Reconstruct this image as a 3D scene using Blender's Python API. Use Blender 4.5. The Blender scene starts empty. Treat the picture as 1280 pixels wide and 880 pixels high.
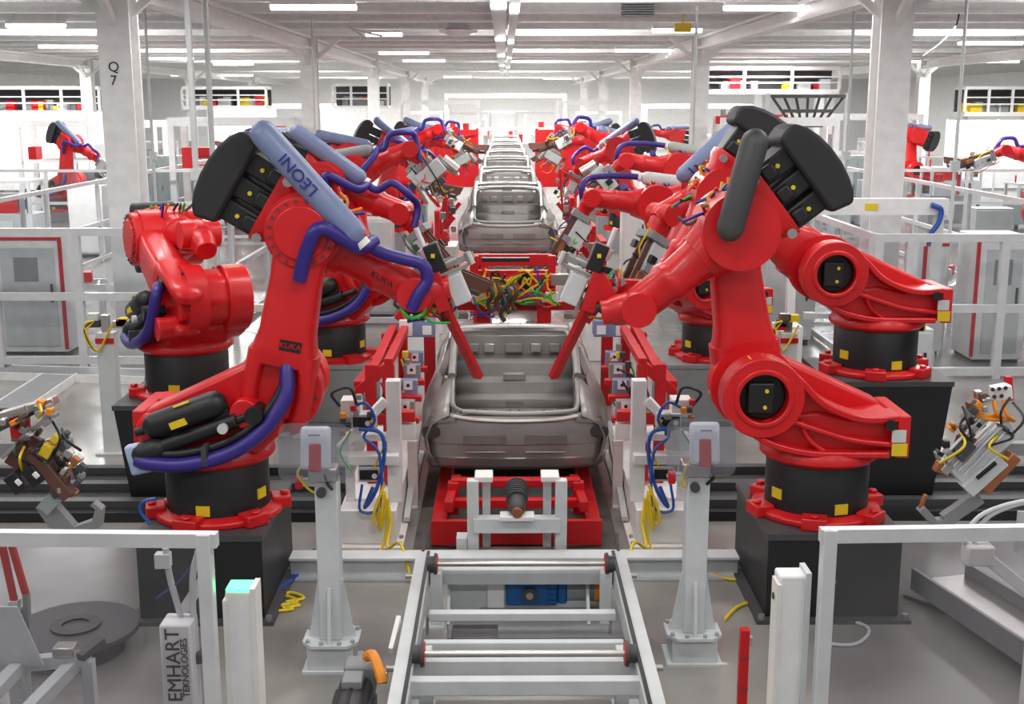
import bpy, math, random
from mathutils import Vector, Matrix
random.seed(7)
R = math.radians
S = bpy.context.scene
COL = S.collection

# ------------------------------------------------------------------ camera, world, lights, exposure
CAM_LOC = Vector((-0.11, 0.0, 4.0))
PITCH, YAW, FPX = R(11.68), R(0.38), 1500.0
cd = bpy.data.cameras.new('camera'); cam = bpy.data.objects.new('camera', cd); COL.objects.link(cam)
cam.location = CAM_LOC; cam.rotation_euler = (R(90) - PITCH, 0, -YAW)
cd.sensor_width = 36.0; cd.lens = FPX / 1280 * 36.0; cd.clip_start = 0.1; cd.clip_end = 400
S.camera = cam
S.view_settings.view_transform = 'Standard'; S.view_settings.look = 'None'
S.view_settings.exposure = 0.0; S.view_settings.gamma = 1.0; S.view_settings.use_curve_mapping = False
S.cycles.use_denoising = True
S.cycles.max_bounces = 8; S.cycles.transparent_max_bounces = 24; S.cycles.diffuse_bounces = 4
S.cycles.sample_clamp_indirect = 6.0
w = bpy.data.worlds.new('world'); S.world = w; w.use_nodes = True
w.node_tree.nodes['Background'].inputs[0].default_value = (0.96, 0.98, 1.0, 1)
w.node_tree.nodes['Background'].inputs[1].default_value = 0.35
LAMP_POWER = 85.0

def area_lamp(loc, sx, sy, power, col=(1.0, 0.985, 0.96)):
    l = bpy.data.lights.new('fluorescent_or_fill_lamp', 'AREA'); l.shape = 'RECTANGLE'; l.size = sx; l.size_y = sy
    l.energy = power; l.color = col
    o = bpy.data.objects.new('fluorescent_or_fill_lamp', l); COL.objects.link(o); o.location = loc
    return o
for ly in (2.0, 6.5, 11.0, 15.5, 20.0):             # rows of tubes hung over the line, above the frame
    for lx in (-9.0, -4.5, 0.0, 4.5, 9.0):
        area_lamp((lx, ly, 5.75), 2.4, 0.5, LAMP_POWER)
for ly in (30.0, 42.0, 54.0, 68.0, 84.0, 98.0):
    for lx in (-22.0, -11.0, 0.0, 11.0, 22.0):
        area_lamp((lx, ly, 5.85), 3.0, 1.0, (420.0 + 8 * ly) * (1.7 if abs(lx) < 1 and ly > 50 else 1.0))

for ly in (23.5, 35.5, 47.5, 59.5, 77.5, 95.5):      # upward fill lamps added to brighten the roof, without any fittings
    for lx in (-13.0, 1.2, 13.0):
        area_lamp((lx, ly, 5.55), 3.0, 0.8, 300.0).rotation_euler = (math.pi, 0, 0)

# ------------------------------------------------------------------ image helpers: pixel of the photo -> point in the hall at a known depth
_f = Vector((math.sin(YAW) * math.cos(PITCH), math.cos(YAW) * math.cos(PITCH), -math.sin(PITCH)))
_r = Vector((math.cos(YAW), -math.sin(YAW), 0)); _u = _r.cross(_f)
def ray(px, py): return _f + _r * ((px - 640) / FPX) - _u * ((py - 440) / FPX)
def aty(px, py, y): d = ray(px, py); return CAM_LOC + d * (y / d.y)
def atz(px, py, z=0.0): d = ray(px, py); return CAM_LOC + d * ((z - CAM_LOC.z) / d.z)

# ------------------------------------------------------------------ materials
MATS = {}
def mat(name, col, rough=0.5, metal=0.0, coat=0.0, var=0.06, scale=6.0, emit=None, strength=0.0, spec=0.5):
    m = bpy.data.materials.new(name); m.use_nodes = True
    nt = m.node_tree; b = nt.nodes['Principled BSDF']
    b.inputs['Roughness'].default_value = rough; b.inputs['Metallic'].default_value = metal
    b.inputs['Coat Weight'].default_value = coat; b.inputs['Coat Roughness'].default_value = 0.12
    b.inputs['Specular IOR Level'].default_value = spec
    tc = nt.nodes.new('ShaderNodeTexCoord'); no = nt.nodes.new('ShaderNodeTexNoise')
    no.inputs['Scale'].default_value = scale; no.inputs['Detail'].default_value = 4
    nt.links.new(tc.outputs['Object'], no.inputs['Vector'])
    rp = nt.nodes.new('ShaderNodeValToRGB')
    rp.color_ramp.elements[0].position = 0.3; rp.color_ramp.elements[1].position = 0.7
    lo = [max(0, c * (1 - var)) for c in col]; hi = [min(1, c * (1 + var)) for c in col]
    rp.color_ramp.elements[0].color = (*lo, 1); rp.color_ramp.elements[1].color = (*hi, 1)
    nt.links.new(no.outputs['Fac'], rp.inputs['Fac']); nt.links.new(rp.outputs['Color'], b.inputs['Base Color'])
    if emit:
        b.inputs['Emission Color'].default_value = (*emit, 1); b.inputs['Emission Strength'].default_value = strength
    MATS[name] = m
    return m
def glass(name, tint=(0.95, 0.97, 0.98), gl=0.08, rough=0.05):
    m = bpy.data.materials.new(name); m.use_nodes = True; nt = m.node_tree
    nt.nodes.remove(nt.nodes['Principled BSDF'])
    t = nt.nodes.new('ShaderNodeBsdfTransparent'); t.inputs[0].default_value = (*tint, 1)
    g = nt.nodes.new('ShaderNodeBsdfGlossy'); g.inputs['Roughness'].default_value = rough
    no = nt.nodes.new('ShaderNodeTexNoise'); no.inputs['Scale'].default_value = 1.5
    mr = nt.nodes.new('ShaderNodeMapRange'); mr.inputs['To Min'].default_value = gl * 0.7; mr.inputs['To Max'].default_value = gl * 1.3
    mx = nt.nodes.new('ShaderNodeMixShader'); nt.links.new(no.outputs['Fac'], mr.inputs['Value'])
    nt.links.new(mr.outputs['Result'], mx.inputs[0])
    nt.links.new(t.outputs[0], mx.inputs[1]); nt.links.new(g.outputs[0], mx.inputs[2])
    nt.links.new(mx.outputs[0], nt.nodes['Material Output'].inputs['Surface'])
    MATS[name] = m; return m
RED = mat('robot_red', (0.64, 0.006, 0.010), 0.40, coat=0.2)
SRED = mat('steel_red', (0.56, 0.005, 0.010), 0.45)
BLK = mat('black_paint', (0.012, 0.012, 0.014), 0.45)
CAP = mat('black_rubber', (0.020, 0.020, 0.024), 0.6)
DGR = mat('dark_grey', (0.06, 0.06, 0.065), 0.5)
GRY = mat('mid_grey', (0.26, 0.27, 0.28), 0.5)
GRM = mat('mottled_dark_steel', (0.10, 0.095, 0.085), 0.55, var=0.5, scale=3.0)
LGR = mat('light_grey_paint', (0.60, 0.63, 0.64), 0.42)
WHT = mat('white_paint', (0.82, 0.82, 0.82), 0.45)
CRM = mat('cream_paint', (0.78, 0.75, 0.72), 0.45)
ALU = mat('aluminium', (0.74, 0.75, 0.77), 0.38, metal=0.35)
STL = mat('bare_steel', (0.55, 0.53, 0.50), 0.3, metal=0.9)
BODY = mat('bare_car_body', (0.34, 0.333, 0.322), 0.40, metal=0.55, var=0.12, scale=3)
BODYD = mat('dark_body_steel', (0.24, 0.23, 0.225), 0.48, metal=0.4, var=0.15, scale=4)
PUR = mat('purple_hose', (0.035, 0.02, 0.22), 0.4)
BLU = mat('blue_hose', (0.02, 0.09, 0.42), 0.4)
GBL = mat('slate_blue', (0.20, 0.25, 0.42), 0.4)
LBL = mat('pale_blue', (0.42, 0.52, 0.75), 0.45)
YEL = mat('yellow', (0.80, 0.58, 0.02), 0.45)
GRN = mat('green', (0.05, 0.5, 0.06), 0.45)
ORA = mat('orange', (0.85, 0.28, 0.02), 0.45)
COP = mat('copper', (0.45, 0.17, 0.08), 0.4, metal=0.6)
BRN = mat('brown_plate', (0.13, 0.055, 0.04), 0.5)
CAB = mat('cabinet_green_grey', (0.36, 0.42, 0.41), 0.45)
DRV = mat('drive_blue', (0.01, 0.10, 0.32), 0.45)
LIT = mat('lit_tube', (1, 1, 1), 0.5, emit=(1, 0.99, 0.97), strength=6.0)
LED = mat('lit_green', (0.1, 0.9, 0.3), 0.5, emit=(0.1, 1, 0.35), strength=2.5)
CLR = glass('clear_panel', (0.93, 0.94, 0.95), 0.07)
SHD = glass('clear_shield', (0.84, 0.85, 0.90), 0.15, 0.16)
TNT = glass('front_clear_panel', (0.84, 0.83, 0.86), 0.10, 0.04)

# ------------------------------------------------------------------ mesh builder
def basis(d, up=Vector((0, 0, 1))):
    d = Vector(d).normalized(); u = Vector(up)
    if abs(d.dot(u.normalized())) > 0.985: u = Vector((1, 0, 0)) if abs(d.x) < 0.9 else Vector((0, 1, 0))
    s = d.cross(u).normalized(); return s, s.cross(d).normalized(), d
_jit = random.Random(3)
class MB:
    def __init__(self): self.v = []; self.f = []
    def add(self, vs, fs):
        k = len(self.v); self.v += [Vector(p) for p in vs]; self.f += [[i + k for i in q] for q in fs]; return self
    def hexa(self, p): return self.add(p, [(3, 2, 1, 0), (4, 5, 6, 7), (0, 1, 5, 4), (1, 2, 6, 5), (2, 3, 7, 6), (3, 0, 4, 7)])
    def bb(self, x0, x1, y0, y1, z0, z1):
        j = _jit.uniform(.0001, .0009); x0, x1 = min(x0, x1) - j, max(x0, x1) + j; y0 -= j; y1 += j; z1 += j * .3
        return self.hexa([(x0, y0, z0), (x1, y0, z0), (x1, y1, z0), (x0, y1, z0), (x0, y0, z1), (x1, y0, z1), (x1, y1, z1), (x0, y1, z1)])
    def box(self, c, s, M=None):
        hx, hy, hz = s[0] / 2, s[1] / 2, s[2] / 2; c = Vector(c)
        q = [(-hx, -hy, -hz), (hx, -hy, -hz), (hx, hy, -hz), (-hx, hy, -hz), (-hx, -hy, hz), (hx, -hy, hz), (hx, hy, hz), (-hx, hy, hz)]
        return self.hexa([c + ((M @ Vector(p)) if M else Vector(p)) for p in q])
    def bar(self, p0, p1, w, h=None, up=(0, 0, 1)):
        h = w if h is None else h; p0, p1 = Vector(p0), Vector(p1); s, u, d = basis(p1 - p0, up); j = _jit.uniform(.0002, .0018); w += j; h += j; s = s * (w / 2); u = u * (h / 2)
        return self.hexa([p0 - s - u, p0 + s - u, p0 + s + u, p0 - s + u, p1 - s - u, p1 + s - u, p1 + s + u, p1 - s + u])
    def cyl(self, p0, p1, r0, r1=None, n=16):
        return self.lathe([(0, 0), (r0, 0), (r0 if r1 is None else r1, (Vector(p1) - Vector(p0)).length), (0, (Vector(p1) - Vector(p0)).length)], p0, Vector(p1) - Vector(p0), n)
    def ring(self, p0, p1, ro, ri, n=24):
        L = (Vector(p1) - Vector(p0)).length
        return self.lathe([(ri, 0), (ro, 0), (ro, L), (ri, L), (ri, 0)], p0, Vector(p1) - Vector(p0), n)
    def lathe(self, prof, p0, axis, n=24):
        s, u, d = basis(axis); p0 = Vector(p0); vs = []; fs = []
        idx = []
        for r, h in prof:
            if r < 1e-6: idx.append([len(vs)] * n); vs.append(p0 + d * h)
            else:
                idx.append(list(range(len(vs), len(vs) + n)))
                vs += [p0 + d * h + (s * math.cos(2 * math.pi * i / n) + u * math.sin(2 * math.pi * i / n)) * r for i in range(n)]
        for a, b in zip(idx, idx[1:]):
            for i in range(n):
                j = (i + 1) % n; q = []
                for t in (a[i], b[i], b[j], a[j]):
                    if t not in q: q.append(t)
                if len(q) > 2: fs.append(q)
        return self.add(vs, fs)
    def tube(self, pts, r, n=8, sub=5):
        P = [Vector(p) for p in pts]; C = []
        if sub > 1 and len(P) > 2:
            Q = [P[0] * 2 - P[1]] + P + [P[-1] * 2 - P[-2]]
            for i in range(1, len(Q) - 2):
                a, b, c, d = Q[i - 1], Q[i], Q[i + 1], Q[i + 2]
                for k in range(sub):
                    t = k / sub
                    C.append(0.5 * ((2 * b) + (c - a) * t + (2 * a - 5 * b + 4 * c - d) * t * t + (3 * b - a - 3 * c + d) * t ** 3))
            C.append(P[-1])
        else: C = P
        vs = []; fs = []; s = None; m = len(C)
        for i, p in enumerate(C):
            d = (C[min(i + 1, m - 1)] - C[max(i - 1, 0)]).normalized()
            if s is None: s, u, _ = basis(d)
            else:
                s = (s - d * s.dot(d))
                s = s.normalized() if s.length > 1e-5 else basis(d)[0]
            u = s.cross(d)
            vs += [p + (s * math.cos(2 * math.pi * k / n) + u * math.sin(2 * math.pi * k / n)) * r for k in range(n)]
        for i in range(m - 1):
            for k in range(n): fs.append((i * n + k, i * n + (k + 1) % n, (i + 1) * n + (k + 1) % n, (i + 1) * n + k))
        fs.append(tuple(range(n - 1, -1, -1))); fs.append(tuple(range((m - 1) * n, m * n)))
        return self.add(vs, fs)
    def prism(self, pts, O, U, V, W, w0, w1):
        O, U, V, W = map(Vector, (O, U, V, W)); n = len(pts)
        vs = [O + U * a + V * b + W * w0 for a, b in pts] + [O + U * a + V * b + W * w1 for a, b in pts]
        fs = [tuple(range(n - 1, -1, -1)), tuple(range(n, 2 * n))] + [(i, (i + 1) % n, n + (i + 1) % n, n + i) for i in range(n)]
        return self.add(vs, fs)
    def loft(self, secs, n=24, caps=True):
        vs = []; fs = []; m = len(secs)
        for O, U, V, a, b, e in secs:
            O, U, V = Vector(O), Vector(U), Vector(V)
            for k in range(n):
                t = 2 * math.pi * k / n; c, s = math.cos(t), math.sin(t)
                vs.append(O + U * (a * math.copysign(abs(c) ** (2 / e), c)) + V * (b * math.copysign(abs(s) ** (2 / e), s)))
        for i in range(m - 1):
            for k in range(n): fs.append((i * n + k, i * n + (k + 1) % n, (i + 1) * n + (k + 1) % n, (i + 1) * n + k))
        if caps: fs.append(tuple(range(n - 1, -1, -1))); fs.append(tuple(range((m - 1) * n, m * n)))
        return self.add(vs, fs)
    def capsule(self, p0, p1, r, n=16, sy=1.0):
        p0, p1 = Vector(p0), Vector(p1); s, u, d = basis(p1 - p0); secs = []
        for a in (80, 55, 28, 0): secs.append((p0 - d * r * math.sin(R(a)), s, u, r * math.cos(R(a)), r * sy * math.cos(R(a)), 2))
        for a in (0, 28, 55, 80): secs.append((p1 + d * r * math.sin(R(a)), s, u, r * math.cos(R(a)), r * sy * math.cos(R(a)), 2))
        return self.loft(secs, n)
    def grid(self, rows, skip=()):
        m, n = len(rows), len(rows[0])
        return self.add([p for r in rows for p in r], [(i * n + j, i * n + j + 1, (i + 1) * n + j + 1, (i + 1) * n + j) for i in range(m - 1) for j in range(n - 1) if (i, j) not in skip])
    def build(self, name, m, parent=None, world=False, bevel=0.0, angle=38, solid=0.0):
        vs = self.v; loc = None
        if parent is not None and world:
            inv = ROOTM[root_of(parent)].inverted(); vs = [inv @ p for p in vs]
        if parent is None:
            xs = [p.x for p in vs]; ys = [p.y for p in vs]; zs = [p.z for p in vs]
            loc = Vector(((min(xs) + max(xs)) / 2, (min(ys) + max(ys)) / 2, min(zs))); vs = [p - loc for p in vs]
        me = bpy.data.meshes.new(name); me.from_pydata([tuple(p) for p in vs], [], self.f); me.update()
        me.materials.append(m)
        me.polygons.foreach_set('use_smooth', [True] * len(me.polygons)); me.set_sharp_from_angle(angle=R(angle))
        o = bpy.data.objects.new(name, me); COL.objects.link(o)
        if parent is not None: o.parent = parent
        else: o.location = loc
        if solid: mo = o.modifiers.new('solid', 'SOLIDIFY'); mo.thickness = solid; mo.offset = 0
        if bevel:
            mo = o.modifiers.new('bevel', 'BEVEL'); mo.width = bevel; mo.segments = 2; mo.limit_method = 'ANGLE'; mo.angle_limit = R(40)
            mo.harden_normals = False
        return o
ROOTM = {}
def root_of(o):
    while o.parent is not None: o = o.parent
    return o.name
def thing(name, label, cat, loc=(0, 0, 0), rz=0.0, group=None):
    o = bpy.data.objects.new(name, None); COL.objects.link(o); o.empty_display_size = 0.2
    o.location = loc; o.rotation_euler = (0, 0, rz); o['label'] = label; o['category'] = cat
    if group: o['group'] = group
    ROOTM[o.name] = Matrix.Translation(Vector(loc)) @ Matrix.Rotation(rz, 4, 'Z')
    return o
def tag(o, label, cat, group=None, kind=None):
    o['label'] = label; o['category'] = cat
    if group: o['group'] = group
    if kind: o['kind'] = kind
    return o
def struct(o): o['kind'] = 'structure'; return o
def copy_tree(o, parent=None):
    c = o.copy(); COL.objects.link(c)
    if parent is not None: c.parent = parent
    for ch in list(o.children): copy_tree(ch, c)
    return c
def text(s, size, loc, M, m, parent, name='lettering', ext=0.003, world=True):
    cu = bpy.data.curves.new(name, 'FONT'); cu.body = s; cu.size = size; cu.extrude = ext; cu.align_x = 'CENTER'; cu.align_y = 'CENTER'
    tmp = bpy.data.objects.new(name, cu); COL.objects.link(tmp)
    me = bpy.data.meshes.new_from_object(tmp.evaluated_get(bpy.context.evaluated_depsgraph_get())); bpy.data.objects.remove(tmp)
    me.materials.clear(); me.materials.append(m)
    o = bpy.data.objects.new(name, me); COL.objects.link(o)
    T = Matrix.Translation(Vector(loc)) @ M.to_4x4()
    if parent is not None:
        o.parent = parent
        if world: T = ROOTM[root_of(parent)].inverted() @ T
    o.matrix_local = T
    return o
def face(x, y):   # rotation whose local X and Y run along x and y
    x = Vector(x).normalized(); z = x.cross(Vector(y)).normalized(); y = z.cross(x)
    return Matrix((x, y, z)).transposed()
CABLE_MATS = [BLK, RED, YEL, GRN, BLU, PUR, ORA, DGR]
def cable_set(root, parent, pairs, sag=0.12, r=0.009, names=None, world=False):
    """a few coloured cables, one mesh per colour"""
    by = {}
    for i, (a, b) in enumerate(pairs):
        a, b = Vector(a), Vector(b); k = (i * 5 + len(pairs)) % len(CABLE_MATS)
        j = lambda: Vector((random.uniform(-1, 1), random.uniform(-1, 1), random.uniform(-1, 1))) * sag * 0.6
        pts = [a, a.lerp(b, .3) + j() - Vector((0, 0, sag * .6)), a.lerp(b, .65) + j() - Vector((0, 0, sag * .8)), b]
        by.setdefault(k, MB()).tube(pts, r, 5, 4)
    for k, mb in by.items(): mb.build('cable', CABLE_MATS[k], parent, world)

# ------------------------------------------------------------------ the hall
mb = MB(); mb.bb(-34, 34, -6, 112, -0.1, 0); fl = struct(mb.build('floor', None, None)); 
def floor_mat():
    m = bpy.data.materials.new('epoxy_floor'); m.use_nodes = True; nt = m.node_tree; b = nt.nodes['Principled BSDF']
    tc = nt.nodes.new('ShaderNodeTexCoord'); n1 = nt.nodes.new('ShaderNodeTexNoise'); n1.inputs['Scale'].default_value = 0.9; n1.inputs['Detail'].default_value = 8
    n2 = nt.nodes.new('ShaderNodeTexNoise'); n2.inputs['Scale'].default_value = 0.35
    rp = nt.nodes.new('ShaderNodeValToRGB'); e = rp.color_ramp.elements
    e[0].position = 0.3; e[0].color = (0.20, 0.193, 0.182, 1); e[1].position = 0.72; e[1].color = (0.33, 0.318, 0.30, 1)
    mr = nt.nodes.new('ShaderNodeMapRange'); mr.inputs['To Min'].default_value = 0.12; mr.inputs['To Max'].default_value = 0.3
    nt.links.new(tc.outputs['Object'], n1.inputs['Vector']); nt.links.new(tc.outputs['Object'], n2.inputs['Vector'])
    nt.links.new(n1.outputs['Fac'], rp.inputs['Fac']); nt.links.new(rp.outputs['Color'], b.inputs['Base Color'])
    nt.links.new(n2.outputs['Fac'], mr.inputs['Value']); nt.links.new(mr.outputs['Result'], b.inputs['Roughness'])
    b.inputs['Coat Weight'].default_value = 0.3
    return m
fl.data.materials.clear(); fl.data.materials.append(floor_mat())
ZD = 7.0
mb = MB(); mb.bb(-34, 34, -6, 112, ZD, ZD + .1)
for k in range(110): mb.bb(-34, 34, 18 + k * .85, 18.3 + k * .85, ZD - .06, ZD + .01)
struct(mb.build('ceiling', WHT))
struct(MB().bb(-34, 34, 110, 110.3, 0, ZD).build('wall_back', WHT))
struct(MB().bb(-34.2, -34, -6, 110, 0, ZD).build('wall_left', WHT))
struct(MB().bb(34, 34.2, -6, 110, 0, ZD).build('wall_right', WHT))
# roof joists across the hall, lengthwise girders on the column lines, struts
for k in range(27):
    y = 22 + k * 3.0
    m_ = MB(); m_.bb(-33.5, 33.5, y - .12, y + .12, 6.0, 6.06); m_.bb(-33.5, 33.5, y - .12, y + .12, 6.5, 6.56); m_.bb(-33.5, 33.5, y - .03, y + .03, 6.06, 6.5)
    m_.bb(-33.5, 33.5, y + .5, y + .62, 6.55, 6.95)
    struct(m_.build('ceiling_beam', WHT))
for x in (-19.2, -6.1, 5.95, 19.2):
    m_ = MB(); m_.bb(x - .16, x + .16, 0, 109, 5.62, 5.70); m_.bb(x - .16, x + .16, 0, 109, 5.93, 6.0); m_.bb(x - .03, x + .03, 0, 109, 5.7, 5.93)
    struct(m_.build('ceiling_girder', WHT))
m_ = MB(); m_.bb(-.36, -.06, 8, 75, 5.80, 6.0); m_.bb(.0, .18, 8, 75, 5.72, 5.98)
struct(m_.build('ceiling_trunking', LGR))
def column(x, y, letters=None, wd=.50):
    m_ = MB(); h = wd / 2
    m_.bb(x - h, x + h, y - h, y - h + .05, 0, 6.1); m_.bb(x - h, x + h, y + h - .05, y + h, 0, 6.1); m_.bb(x - .06, x + .06, y - h + .05, y + h - .05, 0, 6.1)
    m_.bb(x - h - .05, x - h + .0, y - .1, y + .1, 0, .4)
    for s in (-1, 1):
        m_.bar((x + s * .2, y, 5.35), (x + s * .95, y, 5.98), .12)
    m_.bar((x, y + .2, 5.2), (x, y + .9, 5.7), .12); m_.bar((x, y - .2, 5.2), (x, y - .9, 5.7), .12)
    o = m_.build('steel_column', WHT); struct(o)
    return o
cols = {}
for iy, y in enumerate((19.3, 38.0, 56.5, 75.0, 93.0)):
    for ix, x in enumerate((-19.2, -6.1, 5.95, 19.2)):
        cols[(ix, iy)] = column(x, y)
        cols[(ix, iy)]['label'] = 'white steel roof column, %s line, %s from the front' % (('far left', 'left of the cars', 'right of the cars', 'far right')[ix], ('first', 'second', 'third', 'fourth', 'last')[iy])
        cols[(ix, iy)]['category'] = 'column'
def child_text(s, size, p, o, m):
    t = text(s, size, p, face((1, 0, 0), (0, 0, 1)), m, None); t.parent = o; t.matrix_local = Matrix.Translation(Vector(p) - Vector(o.location)) @ face((1, 0, 0), (0, 0, 1)).to_4x4(); return t
q = cols[(1, 0)]
child_text('Q', .21, aty(142, 84, 19.04), q, BLK); child_text('7', .21, aty(142, 101, 19.04), q, BLK)
for (px, py, key) in ((351, 154, (1, 1)), (901, 150, (2, 1))):
    p = aty(px, py, 37.7); o = cols[key]
    sg = MB().bb(p.x - .16, p.x + .16, 37.68, 37.73, p.z - .12, p.z + .12).build('red_sign', SRED)
    tag(sg, 'small red notice fixed to the second %s column' % ('left' if px < 600 else 'right'), 'sign')
# light fittings hung from the joists
LIGHTS = [((392, 9), 1.7, 'top left, left of the round duct'), ((958, 10), 1.7, 'top right, above the dark robot head'), ((85, 58), 1.9, 'far left, left of the lettered column'), ((213, 73), 1.9, 'just right of the lettered column'),
          ((265, 94), 5.5, 'long and low, behind the thin pipes'), ((292, 80), 1.9, 'above the long low fitting on the left'), ((505, 66), 1.9, 'left of the trunking, nearer of the close pair'), ((530, 76), 1.9, 'left of the trunking, farther of the close pair'),
          ((480, 43), 1.0, 'short, below and left of the round duct'), ((802, 63), 1.9, 'right of the trunking, mid height'), ((846, 38), 1.3, 'short, beside the yellow crane hook'), ((1205, 77), 5.0, 'long, right of the big right column'),
          ((1238, 54), 2.0, 'upper right, above the long fitting'), ((985, 88), 4.0, 'behind the dark robot head, far right bay'), ((455, 97), 2.5, 'far away on the left'), ((700, 98), 2.5, 'far away, right of centre'),
          ((572, 96), 2.0, 'far away, left of centre'), ((45, 32), 1.4, 'half hidden at top left corner')]
for (px, py), L, wh in LIGHTS:
    p = atz(px, py, 5.9)
    if p.y > 104: p = aty(px, py, 100.0)
    t = thing('ceiling_light', 'lit white fluorescent ceiling fitting, ' + wh, 'ceiling light', p, 0, 'ceiling lights')
    MB().bb(-L / 2, L / 2, -.16, .16, .04, .12).build('housing', WHT, t)
    MB().loft([((-L / 2, 0, .03), (0, 1, 0), (0, 0, 1), .15, .09, 2.5), ((L / 2, 0, .03), (0, 1, 0), (0, 0, 1), .15, .09, 2.5)], 12).build('diffuser', LIT, t)
    for s in (-1, 1): MB().cyl((s * L * .4, 0, .1), (s * L * .4, 0, max(.3, ZD - p.z)), .012, n=6).build('hanging_rod', LGR, t)
# round duct, grille box, thin pipes, crane hook
t = thing('ventilation_duct', 'round white ventilation duct hanging down near the top middle', 'duct', aty(573, 45, 32))
MB().lathe([(0, 0), (.24, 0), (.42, .12), (.30, .2), (.30, 1.4), (0, 1.4)], (0, 0, 0), (0, 0, 1), 24).build('duct_pipe', LGR, t)
MB().ring((0, 0, .1), (0, 0, .14), .5, .3).build('outlet_rim', WHT, t)
t = thing('air_grille', 'grey louvred air grille box under the ceiling right of centre', 'vent', aty(797, 22, 27))
g = MB()
for k in range(7): g.bb(-.35, .35, -.2, .2, .02 + k * .05, .045 + k * .05)
g.build('louvre', GRY, t); MB().bb(-.38, .38, -.18, .25, .37, .9).build('box', LGR, t)
for i, (px, Y, top, lab) in enumerate(((240, 17.5, 0, 'thin grey conduit dropping from ceiling beside lettered column'), (262, 19, 0, 'thinner grey conduit behind, right of the first conduit'), (187, 24, 0, 'slim white conduit close to the lettered column'),
                        (393, 30, 0, 'white conduit just right of the left red notice'), (868, 26, 0, 'white conduit left of the second right column'), (1062, 24, 0, 'thin conduit left of the big right column'), (1200, 20, 0, 'thin wire drop at upper right'))):
    p = aty(px, 120, Y); m_ = MB().cyl((p.x, Y, 0), (p.x, Y, 6.0), .045 if i < 2 else .03, n=8)
    for z in (1.2, 3.0): m_.box((p.x, Y, z), (.14, .1, .16))
    tag(m_.build('conduit_pipe', LGR), lab, 'pipe')
m_ = MB().bb(-.2, .2, -.1, .1, 0, .2); m_.cyl((0, 0, .2), (0, 0, .9), .02, n=6); m_.v = [v + aty(853, 40, 30) for v in m_.v]
tag(m_.build('hoist_block', YEL), 'small yellow hoist block under the ceiling right of centre', 'hoist')
# side struts of the big right column: pipe
# floor track: dark recessed-looking channel crossing behind the front robots
for s, nm in ((-1, 'left'), (1, 'right')):
    x0, x1 = (-7.6, -1.75) if s < 0 else (1.75, 7.6)
    t = thing('floor_track', 'dark low floor track crossing behind the %s front robot' % nm, 'track', ((x0 + x1) / 2, 11.9, 0))
    h = (x1 - x0) / 2
    MB().bb(-h, h, -.75, .75, .0, .10).build('bed', BLK, t)
    for k, yy in enumerate((-.6, -.05, .5)): MB().bb(-h, h, yy, yy + .12, .10, .17).build('rail', DGR, t)
# big white box beam right of centre
p = aty(1085, 253, 19.0)
t = thing('box_beam', 'long white box beam running level in front of the big right column', 'beam', (p.x, 19.0, 0))
L0, L1 = aty(985, 253, 18.3).x - p.x, aty(1182, 253, 18.3).x - p.x
MB().bb(L0, L1, -.85, -.6, p.z - .12, p.z + .12).build('beam', WHT, t)
for x in (L0 + .1, L1 - .1): MB().bb(x - .06, x + .06, -.8, -.65, 0, p.z - .12).build('leg', WHT, t)
MB().bb(-.3, -.1, -.86, -.85, p.z - .05, p.z + .05).build('yellow_label', YEL, t)
bp = [Vector(((px - 1085) / 80., -.9, p.z + (253 - py) / 80.)) for px, py in ((1140, 250), (1152, 256), (1150, 272), (1142, 285), (1140, 298))]
MB().tube(bp, .04).build('blue_hose', BLU, t)

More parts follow.
